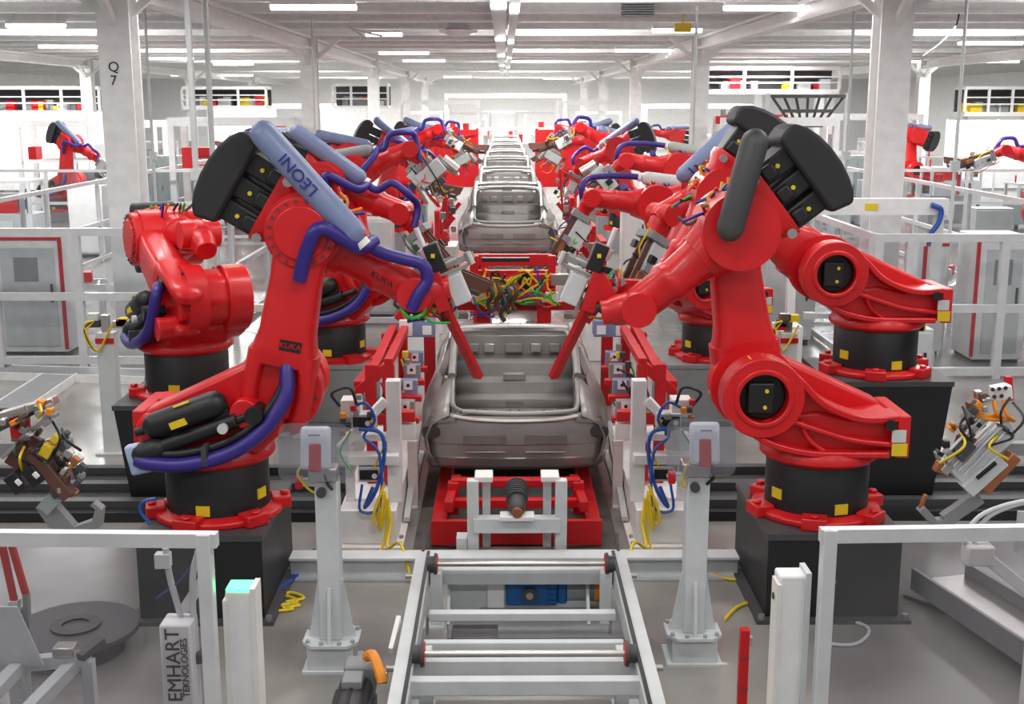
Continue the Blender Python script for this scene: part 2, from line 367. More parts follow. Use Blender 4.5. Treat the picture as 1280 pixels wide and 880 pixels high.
# ------------------------------------------------------------------ welding robots
Y3 = Vector((0, 1, 0))
def make_tool(root, O, D, kind, nn=12):
    """end-effector bolted to the wrist at O, pointing along D (root-local)"""
    O = Vector(O); D = Vector(D).normalized(); y = Y3; N = D.cross(y).normalized() * -1
    P = lambda a, b, c=0: O + D * a + N * b + y * c
    M = Matrix((D, N, y)).transposed()
    tp = MB().box(P(.06, 0), (.10, .30, .30), M).build('tool_plate', GRY, root, bevel=.01)
    if kind == 'gun':
        b = MB(); b.box(P(.32, .10), (.42, .26, .24), M); b.build('transformer', LGR, tp, bevel=.015)
        f = MB()
        for c in (-.07, .07):
            f.prism([(.1, -.10), (.75, -.12), (1.15, -.34), (1.18, -.18), (.82, .02), (.5, .02), (.1, .04)], O, D, N, y, c - .012, c + .012)
        f.build('gun_frame', BRN, tp)
        c = MB(); c.cyl(P(.55, .06), P(1.0, -.02), .07, n=nn); c.cyl(P(1.0, -.02), P(1.15, -.1), .035, n=nn); c.build('gun_cylinder', DGR, tp)
        MB().cyl(P(1.13, -.26), P(1.13, -.12), .03, n=8).build('electrode', COP, tp); MB().box(P(.62, -.03, .1), (.2, .08, .06), M).build('copper_bar', COP, tp); MB().box(P(.7, -.05, -.1), (.25, .06, .04), M).build('copper_bar', COP, tp)
        for i in range(5): MB().box(P(.2 + .13 * i, random.uniform(-.16, .2), random.choice((-.15, .15))), (.09, random.uniform(.05, .12), .07), M).build('valve_block', (DGR, BLK, GRY)[i % 3], tp)
    elif kind == 'frame':
        f = MB()
        for a, b2, c, a2, b3, c2 in ((.1, .35, .25, .1, -.35, .25), (.1, .35, -.25, .1, -.35, -.25), (.1, .35, -.25, .1, .35, .25), (.1, -.35, -.25, .1, -.35, .25), (.1, .35, .25, .9, .2, .2), (.1, -.35, .25, .9, .2, .2), (.1, .35, -.25, .9, .2, -.2), (.9, .2, .2, .9, .2, -.2)):
            f.bar(P(a, b2, c), P(a2, b3, c2), .045)
        f.build('tool_frame', SRED, tp)
        b = MB(); b.box(P(.3, .1), (.25, .2, .28), M); b.box(P(.55, .1), (.2, .12, .2), M); b.build('gripper_body', LGR, tp, bevel=.01)
        for i in range(6): MB().box(P(.15 + .12 * i, random.uniform(-.3, .3), random.uniform(-.25, .25)), (.1, .08, .08), M).build('valve_block', (DGR, BLK, GRY)[i % 3], tp)
    elif kind == 'plate':
        b = MB(); b.box(P(.25, 0), (.26, .5, .36), M); b.build('gripper_body', LGR, tp, bevel=.02)
        b = MB(); b.box(P(.39, .05), (.02, .14, .14), M)
        b.build('sensor_window', DGR, tp)
        for i in range(7): MB().box(P(random.uniform(.1, .5), random.uniform(-.4, .4), random.uniform(-.25, .25)), (.12, .1, .08), M).build('valve_block', (DGR, BLK, GRY)[i % 3], tp)
        MB().cyl(P(.2, -.3), P(.5, -.35), .09, n=nn).build('gun_cylinder', STL, tp); MB().cyl(P(.3, .3), P(.6, .35), .06, n=nn).build('gun_cylinder', STL, tp)
    prs = [(P(random.uniform(-.1, .1), random.uniform(-.2, .25), random.uniform(-.2, .2)), P(random.uniform(.3, .8), random.uniform(-.25, .2), random.uniform(-.2, .2))) for _ in range(10)]
    cable_set(root, tp, prs, .2, .012)
    return tp
def robot(label, loc, rz, a2, a3, tool='gun', td=-40, guard=True, group='red welding robots along the line', n=28, plate=True, hose=PUR, guard_uv=(-.56, .48, .35, .24), guard_mat=None, lite=False, guard_y=-.12, dress=True):
    root = thing('industrial_robot', label, 'robot', loc, rz, group)
    # base
    b = MB(); b.lathe([(.36, 0), (.52, 0), (.52, .05), (.43, .07), (.36, .07)], (0, 0, 0), (0, 0, 1), n)
    for k in range(6):
        a = R(60 * k + 15); c = Vector((math.cos(a), math.sin(a), 0)); M = Matrix.Rotation(a, 3, 'Z')
        b.box(c * .50 + Vector((0, 0, .05)), (.16, .20, .10), M)
        if not lite: b.cyl(c * .53 + Vector((0, 0, .10)), c * .53 + Vector((0, 0, .125)), .04, n=8)
    b.build('base_flange', RED, root, bevel=0 if lite else .015)
    col_ = MB().lathe([(0, .05), (.415, .05), (.415, .48), (.40, .5), (0, .5)], (0, 0, 0), (0, 0, 1), n + 8).build('base_column', BLK, root)
    a0 = -R(90) - rz
    for da, z0 in ((R(14 if math.cos(rz) < 0 else -4), .13), (R(-62 if math.cos(rz) < 0 else 68), .2)):
        a = a0 + da; rr = Vector((math.cos(a), math.sin(a), 0)); tt = Vector((-math.sin(a), math.cos(a), 0))
        MB().box(rr * .414 + Vector((0, 0, z0)), (.016, .11, .085), Matrix((rr, tt, (0, 0, 1))).transposed()).build('warning_label', YEL, col_)
    MB().lathe([(0, .47), (.44, .47), (.475, .5), (.475, .54), (.43, .6), (0, .6)], (0, 0, 0), (0, 0, 1), n + 8).build('turntable', RED, root)
    # carousel casting
    X, Z = Vector((1, 0, 0)), Vector((0, 0, 1)); H2 = Vector((.56, 0, 1.045))
    c = MB()
    c.prism([(-.52, .56), (-.56, .80), (-.48, .90), (-.15, .86), (.10, .92), (.62, .86), (.60, .74), (.40, .56)], (0, 0, 0), X, Z, Y3, -.31, .32)
    c.prism([(-.2, .84), (.06, .97), (.25, 1.17), (.40, 1.31), (.56, 1.335), (.76, 1.25), (.845, 1.05), (.78, .86), (.55, .76)], (0, 0, 0), X, Z, Y3, .0, .30)
    c.prism([(-.45, .80), (-.50, .90), (.30, 1.27), (.56, 1.335), (.76, 1.25), (.8, .9), (.5, .76)], (0, 0, 0), X, Z, Y3, -.26, .02)
    c.build('carousel', RED, root, bevel=0 if lite else .035)
    rb = MB()
    def strip(pts, y0, y1, w=.05):
        Q = [Vector((p[0], 0, p[1])) for p in pts]; C = []
        for i in range(len(Q) - 1):
            a = Q[max(i - 1, 0)]; p, q2 = Q[i], Q[i + 1]; d = Q[min(i + 2, len(Q) - 1)]
            for k in range(4):
                t_ = k / 4; C.append(.5 * ((2 * p) + (q2 - a) * t_ + (2 * a - 5 * p + 4 * q2 - d) * t_ ** 2 + (3 * p - a - 3 * q2 + d) * t_ ** 3))
        C.append(Q[-1])
        up_ = []; dn = []
        for i, p in enumerate(C):
            tn = (C[min(i + 1, len(C) - 1)] - C[max(i - 1, 0)]).normalized(); nn_ = Vector((-tn.z, 0, tn.x)) * (w / 2)
            up_.append(p + nn_); dn.append(p - nn_)
        vs = []
        for p, q2 in zip(up_, dn): vs += [(p.x, y0, p.z), (p.x, y1, p.z), (q2.x, y1, q2.z), (q2.x, y0, q2.z)]
        fs = [(0, 1, 2, 3), (len(vs) - 1, len(vs) - 2, len(vs) - 3, len(vs) - 4)]
        for i in range(len(C) - 1):
            for k in range(4): fs.append((4 * i + k, 4 * i + 4 + k, 4 * i + 4 + (k + 1) % 4, 4 * i + (k + 1) % 4))
        rb.add(vs, fs)
    strip([(.48, 1.33), (.28, 1.18), (.08, .99), (-.22, .87), (-.52, .88)], .18, .43, .055)
    strip([(.68, .80), (.40, .86), (.12, .78), (-.15, .70), (-.50, .66)], .25, .42, .04)
    strip([(.74, .84), (.50, .68), (.2, .60), (-.1, .585), (-.45, .585)], .25, .44, .05)
    strip([(.25, .85), (.18, .70), (.05, .60)], .25, .40, .035)
    rb.bb(-.60, -.50, -.22, .43, .56, .90)
    rb.build('casting_rib', RED, root, bevel=0 if lite else .012)
    hb = MB(); hb.ring(H2 + Y3 * .22, H2 + Y3 * .45, .32, .19, n + 8); hb.ring(H2 + Y3 * .40, H2 + Y3 * .465, .235, .19, n + 8)
    hb.build('hub_ring', RED, root, bevel=0 if lite else .012)
    mo = MB(); mo.cyl(H2 + Y3 * .24, H2 + Y3 * .36, .186, n=n); mo.box(H2 + Vector((.02, .38, 0)), (.20, .12, .24))
    mo = mo.build('hub_motor', BLK, root, bevel=0 if lite else .012)
    if not lite:
        yd = MB()
        for dx, dz in ((-.02, .06), (-.01, -.07)): yd.cyl(H2 + Vector((dx, .437, dz)), H2 + Vector((dx, .45, dz)), .016, n=10)
        yd.build('yellow_cap', YEL, mo)
        MB().box(H2 + Vector((.06, .33, .285)), (.10, .12, .04)).build('warning_label', YEL, root)
        MB().box((-.52, .432, .63), (.12, .012, .10)).build('warning_label', YEL, root)
        MB().box((-.51, .432, .74), (.11, .012, .10)).build('type_plate', LGR, root)
        MB().cyl((-.44, .42, .83), (-.44, .45, .83), .045, n=12).build('plug', BLK, root)
    # counterbalance
    yb = -.40
    cb = MB(); cb.capsule((-.36, yb, .83), (.10, yb, 1.0), .105, n)
    cb.cyl((.06, yb, 1.0), (.16, yb, 1.03), .05, n=12); cb.cyl((-.40, yb, .81), (-.52, yb, .77), .035, n=10)
    cbo = cb.build('counterbalance_tank', BLK, root)
    c2 = MB(); c2.cyl((-.42, yb - .03, .63), (.28, yb - .03, .88), .062, n=16); c2.cyl((.28, yb - .03, .88), (.44, yb - .03, .94), .035, n=12)
    c2.capsule((-.46, yb - .03, .61), (-.36, yb - .03, .65), .095, 14); c2.bar((-.2, yb, .74), (-.25, yb, .9), .06, .1); c2.bar((.18, yb, .86), (.12, yb, 1.02), .06, .12)
    c2.build('counterbalance_cylinder', BLK, root)
    if not lite:
        MB().box((-.16, yb - .10, .87), (.13, .03, .055), Matrix.Rotation(-R(20), 3, 'Y')).build('warning_label', YEL, cbo)
        MB().box((-.14, yb - .02, 1.012), (.13, .10, .012), Matrix.Rotation(-R(20), 3, 'Y')).build('warning_label', YEL, cbo)
        MB().cyl((.19, yb - .12, .84), (.19, yb - .16, .84), .04, n=14).build('pressure_gauge', LGR, cbo)
        MB().cyl((.42, yb - .11, .93), (.42, yb + .1, .93), .07, n=16).build('pivot_pin', BLK, root)
    # link arm
    L = Vector((math.sin(a2), 0, math.cos(a2))); U = Vector((math.cos(a2), 0, -math.sin(a2))); A3 = H2 + L * 1.3
    F = Vector((math.cos(a3), 0, math.sin(a3))); N = Vector((-math.sin(a3), 0, math.cos(a3)))
    la = MB(); yc = Vector((0, -.17, 0))
    la.loft([(H2 + yc + L * t, U, Y3, a, b2, e) for t, a, b2, e in ((.24, .275, .17, 4.5), (.30, .27, .19, 4.2), (.38, .245, .19, 4), (.5, .22, .18, 4), (.9, .20, .165, 4), (1.1, .21, .15, 3.6), (1.3, .24, .13, 3), (1.44, .2, .11, 2.6), (1.53, .08, .08, 2.4))], n)
    for su, kk in ((-1, .0), (1, .03)):
        la.loft([(H2 + yc + L * t + U * (su * o_), U, Y3, a, b2, 3) for t, o_, a, b2 in ((.34, .17, .11, .17), (.2, .205, .075, .18), (.02, .215, .075, .17), (-.16, .20, .085, .16), (-.27, .18, .07, .13), (-.31, .17, .03, .08))], 14)
    la.cyl(H2 + Y3 * -.17, H2 + Y3 * .02, .34, n=n + 8)
    la.cyl(H2 + Y3 * -.21, H2 + Y3 * -.17, .17, n=n)
    lo = la.build('link_arm', RED, root)
    dk = MB(); dk.ring(A3 + Y3 * -.345, A3 + Y3 * -.22, .275, .0, n + 8); dk.ring(A3 + Y3 * -.37, A3 + Y3 * -.3, .21, .0, n + 8); dk.build('joint_cover', RED, lo, bevel=0 if lite else .012)
    if not lite:
        bo = MB()
        for k in range(20):
            a = 2 * math.pi * k / 20; pv = A3 + U * (.243 * math.cos(a)) + L * (.243 * math.sin(a)); bo.cyl(pv + Y3 * -.36, pv + Y3 * -.33, .012, n=6)
        for k in range(14):
            a = 2 * math.pi * k / 14; pv = H2 + U * (.30 * math.cos(a)) + L * (.30 * math.sin(a)); bo.cyl(pv + Y3 * -.188, pv + Y3 * -.16, .014, n=6)
        bo.build('bolt_circle', DGR, lo)
        lg = MB(); lg.cyl(H2 + U * -.20 + L * -.16 + Y3 * -.44, H2 + U * -.20 + L * -.16 + Y3 * -.24, .115, n=20); lg.build('pivot_lug', RED, lo, bevel=.01)
    # upper arm
    ya = Vector((0, .10, 0)); P = lambda a, b2, c_=0: A3 + ya + F * a + N * b2 + Y3 * c_
    MA = Matrix((F, Y3, N)).transposed()
    h = MB()
    h.loft([(P(a, o_), N, Y3, p, q2, e) for a, o_, p, q2, e in ((-.36, .02, .32, .25, 5), (-.30, .02, .32, .25, 5), (-.22, .02, .28, .23, 4), (-.1, 0, .29, .22, 3), (.1, -.01, .27, .2, 2.6), (.28, -.02, .22, .19, 2.3), (.36, -.02, .20, .185, 2.1))], n)
    h.cyl(A3 + Y3 * -.26, A3 + Y3 * .36, .30, n=n + 8)
    hs = h.build('arm_housing', RED, root, bevel=0)
    if not lite:
        bo = MB()
        for nn_, cc in ((.26, -.255), (-.24, -.255), (.26, .255), (-.24, .255)): bo.cyl(P(-.29, nn_, cc), P(-.29, nn_, cc * 1.12), .04, n=8)
        bo.build('bolt_circle', STL, hs)
    m2 = MB(); yd = MB()
    for k in (-1, 0, 1):
        m2.box(P(-.51, .02 + k * .205), (.32, .36, .175), MA); m2.box(P(-.40, .02 + k * .205, -.19), (.12, .06, .12), MA); m2.box(P(-.43, .02 + k * .205, .19), (.12, .06, .12), MA)
        for sd in (-1, 1): yd.cyl(P(-.51, .02 + k * .205, sd * .18), P(-.51, .02 + k * .205, sd * .193), .018, n=8)
    mo = m2.build('wrist_motors', BLK, root, bevel=0 if lite else .02)
    if not lite: yd.build('yellow_cap', YEL, mo)
    cw = MB(); pts = [(-.62, .36), (-.74, .40)] + [(-.74 - .17 * math.cos(R(t)), .40 * math.sin(R(t))) for t in (70, 50, 30, 10, -10, -30, -50, -70)] + [(-.74, -.36), (-.62, -.33)]
    cw.prism(pts, P(0, .02), F, N, Y3, -.24, .24)
    cw.build('counterweight', CAP, root, bevel=0 if lite else .03)
    fa = MB(); fa.loft([(P(a, -.02), N, Y3, p, q2, 2.2) for a, p, q2 in ((.32, .185, .175), (.40, .17, .165), (.60, .15, .15), (.62, .165, .16), (.68, .165, .16), (.70, .15, .145), (.95, .145, .14), (1.05, .13, .13), (1.12, .08, .08))], n)
    fa.cyl(P(.98, -.02, -.19), P(.98, -.02, .19), .135, n=n)
    fo = fa.build('forearm', RED, root)
    W = P(.98, -.02); D = Vector((math.cos(R(td)), 0, math.sin(R(td))))
    MB().loft([(W + D * t_, D.cross(Y3).normalized(), Y3, r_, r_, 2.2) for t_, r_ in ((-.05, .12), (.08, .13), (.18, .12), (.22, .10), (.28, .10))], 20).build('wrist', RED, root)
    if guard:
        u0, n0, u1, n1 = guard_uv
        g0, g1 = A3 + F * u0 + N * n0 + Y3 * guard_y, A3 + F * u1 + N * n1 + Y3 * guard_y
        MB().capsule(g0, g1, .105, 16).build('hose_guard', guard_mat or GBL, root)
        gd = (g1 - g0).normalized()
        hp = None if dress is not True else [g1 + gd * .08, g1 + gd * .28, A3 + F * .78 + N * .32 + Y3 * guard_y, A3 + F * 1.02 + N * .26 + Y3 * guard_y, W + N * .16 + F * .16 + Y3 * -.05, W + D * .25 + N * .02 + Y3 * -.1]
        if dress is True: MB().tube(hp, .048, 12, 6).build('dress_hose', hose, root)
        if dress: MB().ring(g1 + gd * .10, g1 + gd * .15, .062, .0, 14).build('hose_clamp', CRM, root)
        if dress: hp = [H2 + L * .95 + U * .05 + Y3 * -.38, A3 + L * -.10 + U * .08 + Y3 * -.43, A3 + U * .16 + L * .08 + Y3 * -.45, A3 + F * .42 + N * .12 + Y3 * -.3, A3 + F * .5 + N * .2 + Y3 * -.12]
        if dress: MB().tube(hp, .055, 12, 6).build('dress_hose', hose, root)
    hp = [H2 + L * .34 + U * .05 + Y3 * -.22, H2 + L * .22 + U * .06 + Y3 * -.32, H2 + L * .02 + U * .09 + Y3 * -.40, (.48, -.46, .80), (.22, -.50, .63), (-.12, -.52, .545), (-.40, -.50, .55), (-.50, -.47, .57)]
    MB().tube(hp, .058, 12, 6).build('base_hose', hose, root)
    hp = [Vector(p) + Vector((-.03, .05, .075)) for p in hp[1:]]
    MB().tube(hp, .035, 10, 6).build('base_cable', BLK, root)
    if not lite:
        jb = MB(); jb.box((-.50, -.42, .57), (.17, .10, .24), Matrix.Rotation(R(-12), 3, 'Y')); jb.build('junction_plate', LBL, root, bevel=.02)
        MB().bb(.02, .06, -.57, -.43, .55, .70).build('hose_clamp', DGR, root)
    prs = [(P(-.35 + random.uniform(-.1, .3), .28, random.uniform(-.2, .1)), P(.1 + random.uniform(-.3, .3), .33, random.uniform(-.2, .2))) for _ in range(5 if lite else 12)]
    cable_set(root, hs, prs, .14, .014)
    if tool: make_tool(root, W + D * .26, D, tool)
    return root, dict(A3=A3, F=F, N=N, W=W, D=D, H2=H2, L=L, U=U, P=P)
def pedestal(label, x, y, z, bx0, bx1, by0, by1, m=BLK, group='pedestals under the robots', taper=0.0, plate=True):
    t = thing('robot_pedestal', label, 'pedestal', ((bx0 + bx1) / 2, (by0 + by1) / 2, 0), 0, group)
    hx, hy = (bx1 - bx0) / 2, (by1 - by0) / 2; k = 1 - taper
    MB().hexa([(-hx * k, -hy * k, .03), (hx * k, -hy * k, .03), (hx * k, hy * k, .03), (-hx * k, hy * k, .03), (-hx, -hy, z - .05), (hx, -hy, z - .05), (hx, hy, z - .05), (-hx, hy, z - .05)]).build('body', m, t, bevel=.012)
    MB().bb(-hx - .01, hx + .01, -hy - .01, hy + .01, z - .05, z).build('top_plate', DGR if m is BLK else m, t)
    MB().bb(-hx * k - .08, hx * k + .08, -hy * k - .08, hy * k + .08, 0, .03).build('foot_plate', DGR, t)
    if plate:
        q_ = MB(); q_.ring((0, -hy * k - .004, z * .45), (0, -hy * k - .012, z * .45), .02, 0, 8)
        for sx in (-1, 1): q_.cyl((sx * (hx * k + .04), -hy * k - .04, .03), (sx * (hx * k + .04), -hy * k - .04, .07), .025, n=8)
        q_.build('anchor_bolt', STL, t)
    return t

pedestal('black box pedestal under the nearest left robot', -2.47, 9.45, .72, -2.98, -2.0, 8.85, 10.15)
pedestal('black box pedestal under the nearest right robot', 2.47, 9.45, .72, 1.95, 3.0, 8.85, 10.15)
pedestal('tall black tapered pedestal under the rear right robot', 3.68, 12.0, 1.33, 3.1, 4.3, 11.45, 12.6, taper=.16, plate=False)
pedestal('tall dark pedestal under the left robot behind the nearest one', -3.35, 12.0, 1.10, -3.95, -2.75, 11.45, 12.6, taper=.16, plate=False)
pedestal('grey pedestal under the small right robot beside the car', 2.40, 15.3, .78, 1.9, 2.95, 14.75, 15.9, m=GRY, plate=False)
pedestal('grey pedestal under the partly hidden left robot', -2.32, 15.3, .78, -2.85, -1.8, 14.75, 15.9, m=GRY, plate=False)

R1, k1 = robot('nearest left red robot with slate blue hose guard, arm reaching over the car', (-2.46, 9.45, .72), R(0), R(11), R(-31), tool=None, td=8, n=36, guard_uv=(-.60, .50, .32, .20), guard_y=-.30, dress='loop')
R2, k2 = robot('nearest right red robot on the black pedestal, arm reaching left to the car', (2.46, 9.45, .72), R(180), R(9), R(-38), tool=None, td=-10, n=36, guard_uv=(-.45, .50, .06, .10), guard_mat=DGR, guard_y=.46, dress=False)
R3, k3 = robot('rear right red robot on the tall tapered pedestal, arm leaning left', (3.68, 12.0, 1.33), R(180), R(56), R(-55), tool=None, td=-50, n=32, guard=False)
R6, k6 = robot('left red robot turned towards us behind the nearest left robot', (-3.35, 12.0, 1.10), R(-60), R(-68), R(8), tool=None, td=-30, n=28, guard=False)
R4, k4 = robot('small red robot right of the car, its black hub motor facing us', (2.62, 15.3, .78), R(212), R(-22), R(-20), tool='gun', td=-60, n=28, dress=False)
R5, k5 = robot('red robot mostly hidden behind the arm of the nearest left robot', (-2.32, 15.3, .78), R(-10), R(-25), R(-20), tool='gun', td=-50, n=24, lite=True)
# lettering and special tool of the nearest left robot
A = lambda px, py, y: aty(px, py, y)
F1 = k1['F']; 
text('LEONI', .13, Vector(R1.location) + k1['A3'] + F1 * -.22 + k1['N'] * .385 + Vector((0, -.413, 0)), face(-(F1 * .92 - k1['N'] * .3), k1['N'] * -1 - F1 * .3), PUR, R1, 'guard_lettering')
text('KUKA', .075, Vector(R1.location) + k1['W'] + F1 * -.28 + k1['N'] * -.02 + Vector((0, -.168, 0)), face(F1, k1['N']), BLK, R1, 'arm_lettering')
pl = Vector(R1.location) + k1['H2'] + k1['L'] * .42 + k1['U'] * .06 + Vector((0, -.357, 0))
MB().box(pl, (.17, .012, .085), Matrix((k1['U'], Y3, k1['L'])).transposed()).build('name_plate', BLK, R1, True)
text('KUKA', .062, pl + Vector((0, -.008, 0)), face(k1['U'], k1['L']), RED, R1, 'plate_lettering')
# gripper with two red bars reaching down onto the car
def tool_r1(root, s=1):
    Q = lambda px, py, y: aty(px if s > 0 else 1290 - px, py, y)
    y = 9.6
    tp = MB().box(Q(535, 365, y), (.16, .3, .3), Matrix.Rotation(R(30) * s, 3, 'Y')).build('tool_plate', SRED, root, True, bevel=.01)
    b = MB(); b.bar(Q(541, 342, y - .1), Q(556, 388, y - .1), .10, .10); b.bar(Q(556, 385, y - .1), Q(598, 471, y + .35), .075, .05); b.bar(Q(545, 380, y + .2), Q(560, 400, y + .2), .10)
    b.build('reaching_bar', SRED, tp, True)
    b = MB(); b.bar(Q(565, 343, y), Q(580, 378, y), .17, .14); b.build('sensor_box', LGR, tp, True, bevel=.01)
    b = MB(); b.bar(Q(537, 305, y), Q(550, 338, y), .15, .12); b.build('camera_box', BLK, tp, True, bevel=.01)
    b = MB(); b.cyl(Q(520, 285, y), Q(533, 318, y), .022, n=10); b.cyl(Q(528, 310, y), Q(537, 322, y), .05, n=10); b.build('light_rod', ALU, tp, True)
    b = MB(); b.bar(Q(568, 328, y), Q(592, 318, y), .05); b.bar(Q(552, 345, y), Q(586, 331, y), .03); b.cyl(Q(556, 330, y), Q(570, 324, y), .04, n=10); b.cyl(Q(583, 315, y - .1), Q(590, 330, y - .1), .03, n=8); b.bar(Q(556, 345, y), Q(572, 395, y), .03)
    b.build('tool_bracket', STL, tp, True)
    g = MB(); g.box(Q(541, 320, y - .12), (.03, .02, .03)); g.build('warning_label', YEL, tp, True)
    for i in range(14):
        c = Q(random.uniform(505, 552), random.uniform(330, 388), y + random.uniform(-.1, .2)); MB().box(c, (random.uniform(.04, .09), .07, random.uniform(.04, .09)), Matrix.Rotation(random.uniform(0, 1.5), 3, 'Y')).build('valve_block', (DGR, BLK, GRY, STL)[i % 4], tp, True)
    prs = [(Q(random.uniform(498, 540), random.uniform(335, 375), y - .05), Q(random.uniform(515, 575), random.uniform(340, 400), y)) for _ in range(14)]
    cable_set(root, tp, prs, .18, .011, world=True)
    MB().tube([Q(500, 385, y - .2), Q(512, 397, y - .22), Q(527, 393, y - .2), Q(534, 380, y - .1)], .016, 6).build('cable', GRN, tp, True)
    if s < 0: MB().bar(Q(470, 360, y - .02), Q(533, 356, y - .02), .11, .11).build('tool_extension', SRED, tp, True); return
    prs = [(Q(random.uniform(398, 425), random.uniform(228, 262), 9.35), Q(random.uniform(435, 455), random.uniform(275, 305), 9.3)) for _ in range(12)]
    cable_set(root, tp.parent, prs, .12, .012, world=True)
    # the thick purple hose from the guard over the arm to the wrist
    MB().tube([Q(452, 302, y - .32), Q(478, 316, y - .28), Q(505, 324, y - .25), Q(528, 331, y - .25), Q(534, 350, y - .25), Q(523, 368, y - .27), Q(514, 387, y - .27)], .05, 12, 6).build('dress_hose', PUR, root, True)
tool_r1(R1); tool_r1(R2, -1)

# ------------------------------------------------------------------ car bodies on the line
def car_body(label, loc, roof=True, n=14):
    t = thing('unpainted_car', label, 'car body', loc, 0, 'bare metal car bodies on the line')
    ST = [(0.02, [(.78, .02), (.86, .16), (.885, .32), (.83, .44), (.73, .50), (.66, .53)]),
          (0.25, [(.90, .00), (.935, .18), (.93, .40), (.86, .53), (.74, .60), (.655, .61)]),
          (0.70, [(.94, -.05), (.965, .2), (.955, .45), (.90, .58), (.77, .66), (.655, .78)]),
          (1.25, [(.95, -.1), (.975, .2), (.965, .44), (.91, .57), (.77, .68), (.66, .95)]),
          (1.80, [(.95, -.12), (.975, .2), (.96, .42), (.90, .55), (.76, .68), (.655, 1.06)]),
          (2.70, [(.95, -.12), (.97, .2), (.955, .40), (.90, .52), (.76, .66), (.65, 1.10)]),
          (3.50, [(.95, -.12), (.97, .2), (.955, .39), (.90, .50), (.76, .64), (.64, 1.04)]),
          (4.05, [(.95, -.1), (.97, .2), (.95, .40), (.89, .50), (.77, .58), (.66, .72)]),
          (4.60, [(.92, -.05), (.96, .2), (.94, .38), (.86, .48), (.72, .52), (.50, .56)]),
          (4.95, [(.80, .0), (.86, .15), (.84, .30), (.74, .38), (.58, .42), (.30, .44)])]
    if not roof: ST = [(y, pr if y < 2 else pr[:4] + [(.84, .53), (.78, .52)]) for y, pr in ST]
    for s in (-1, 1):
        rows = [[(s * x, y, z) for x, z in pr] for y, pr in ST]
        sk = {(i, 4) for i in (2, 3, 4, 5, 6)} | {(4, 1), (5, 1), (4, 2), (5, 2)}
        MB().grid(rows, skip=sk).build('body_side', BODY, t, angle=50, solid=.02)
        p = MB()
        p.tube([(s * .655, .70, .78), (s * .66, 1.25, .95), (s * .655, 1.8, 1.06)] + ([(s * .65, 2.7, 1.10), (s * .64, 3.5, 1.04), (s * .66, 4.05, .74)] if roof else [(s * .66, 1.98, 1.05), (s * .74, 2.1, .62)]), .045, 8, 4)
        p.build('roof_rail', BODY, t)
        if roof: MB().bar((s * .76, 2.45, .66), (s * .66, 2.40, 1.08), .12, .06).build('door_pillar', BODY, t)
        MB().bar((s * .77, 1.25, .68), (s * .66, 1.30, .95), .16, .06).build('rear_pillar', BODY, t)
        q_ = MB(); q_.loft([((s * .86, .10, .36), (1, 0, 0), (0, 0, 1), .075, .05, 3), ((s * .84, .035, .36), (1, 0, 0), (0, 0, 1), .09, .06, 3)], 14); q_.build('tail_lamp_opening', DGR, t)
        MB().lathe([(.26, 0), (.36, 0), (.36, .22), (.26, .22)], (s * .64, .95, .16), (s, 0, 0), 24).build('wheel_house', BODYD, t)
        MB().bb(s * .80, s * .95, 1.3, 3.9, -.14, .04).build('sill', BODY, t, bevel=.02)
        # inner quarter panel beside the hatch
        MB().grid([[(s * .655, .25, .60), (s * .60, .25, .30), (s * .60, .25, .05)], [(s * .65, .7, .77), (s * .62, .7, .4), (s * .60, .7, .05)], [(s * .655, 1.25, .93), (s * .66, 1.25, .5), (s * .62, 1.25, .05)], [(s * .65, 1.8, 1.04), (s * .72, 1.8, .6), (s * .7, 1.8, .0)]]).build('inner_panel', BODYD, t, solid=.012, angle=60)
    # rear panel under the hatch with pressed recesses
    rp = MB()
    xs = [-.80, -.62, -.55, -.08, .08, .55, .62, .80]
    for zz in ((.0, .12), (.16, .46)):
        pass
    rows = []
    for z_, off in ((-.02, .03), (.03, .0), (.10, -.02), (.11, -.005), (.24, -.005), (.25, -.02), (.42, -.02), (.52, .02), (.54, .06)):
        rows.append([(x * (1 - .04 * (z_ < 0)), off + .09 * (abs(x) / .8) ** 3, z_ - .02 * (abs(x) > .7) * (z_ > .5)) for x in [-.86, -.78, -.70, -.6, -.4, -.2, 0, .2, .4, .6, .70, .78, .86]])
    rp.grid(rows); rpo = rp.build('rear_panel', BODY, t, solid=.015, angle=30)
    for s in (-1, 1):
        q_ = MB(); q_.box((s * .30, -.028, .17), (.40, .02, .018)); q_.build('pressed_rib', BODY, rpo, bevel=.006)
        q_ = MB(); q_.box((s * .30, -.024, .30), (.42, .012, .10)); q_.build('pressed_panel', BODYD, rpo, bevel=.005)
        q_ = MB(); q_.bar((s * .60, -.02, .50), (s * .84, .06, .46), .03); q_.build('panel_flange', BODY, rpo)
    # hatch frame
    h = MB(); pts = [(-.53, .06, .565), (-.62, .16, .60), (-.64, .40, .66), (-.645, .85, .80), (-.645, 1.3, .94), (-.61, 1.72, 1.03), (-.5, 1.83, 1.05), (0, 1.86, 1.06), (.5, 1.83, 1.05), (.61, 1.72, 1.03), (.645, 1.3, .94), (.645, .85, .80), (.64, .40, .66), (.62, .16, .60), (.53, .06, .565), (0, .03, .55), (-.53, .06, .565)]
    h.tube(pts, .024, 8, 5); h.build('hatch_frame', BODY, t)
    h = MB(); h.tube([(-.62, .02, .53), (-.4, -.015, .50), (0, -.03, .49), (.4, -.015, .50), (.62, .02, .53)], .022, 8, 4); h.build('sill_seal', STL, t)
    # boot floor, seat panel, parcel shelf, cross members
    f = MB(); f.grid([[(x, y, z) for x in (-.62, -.3, 0, .3, .62)] for y, z in ((.1, .50), (.14, .43), (.25, .36), (.6, .35), (.9, .37), (1.0, .37))]); f.build('boot_floor', BODY, t, solid=.012)
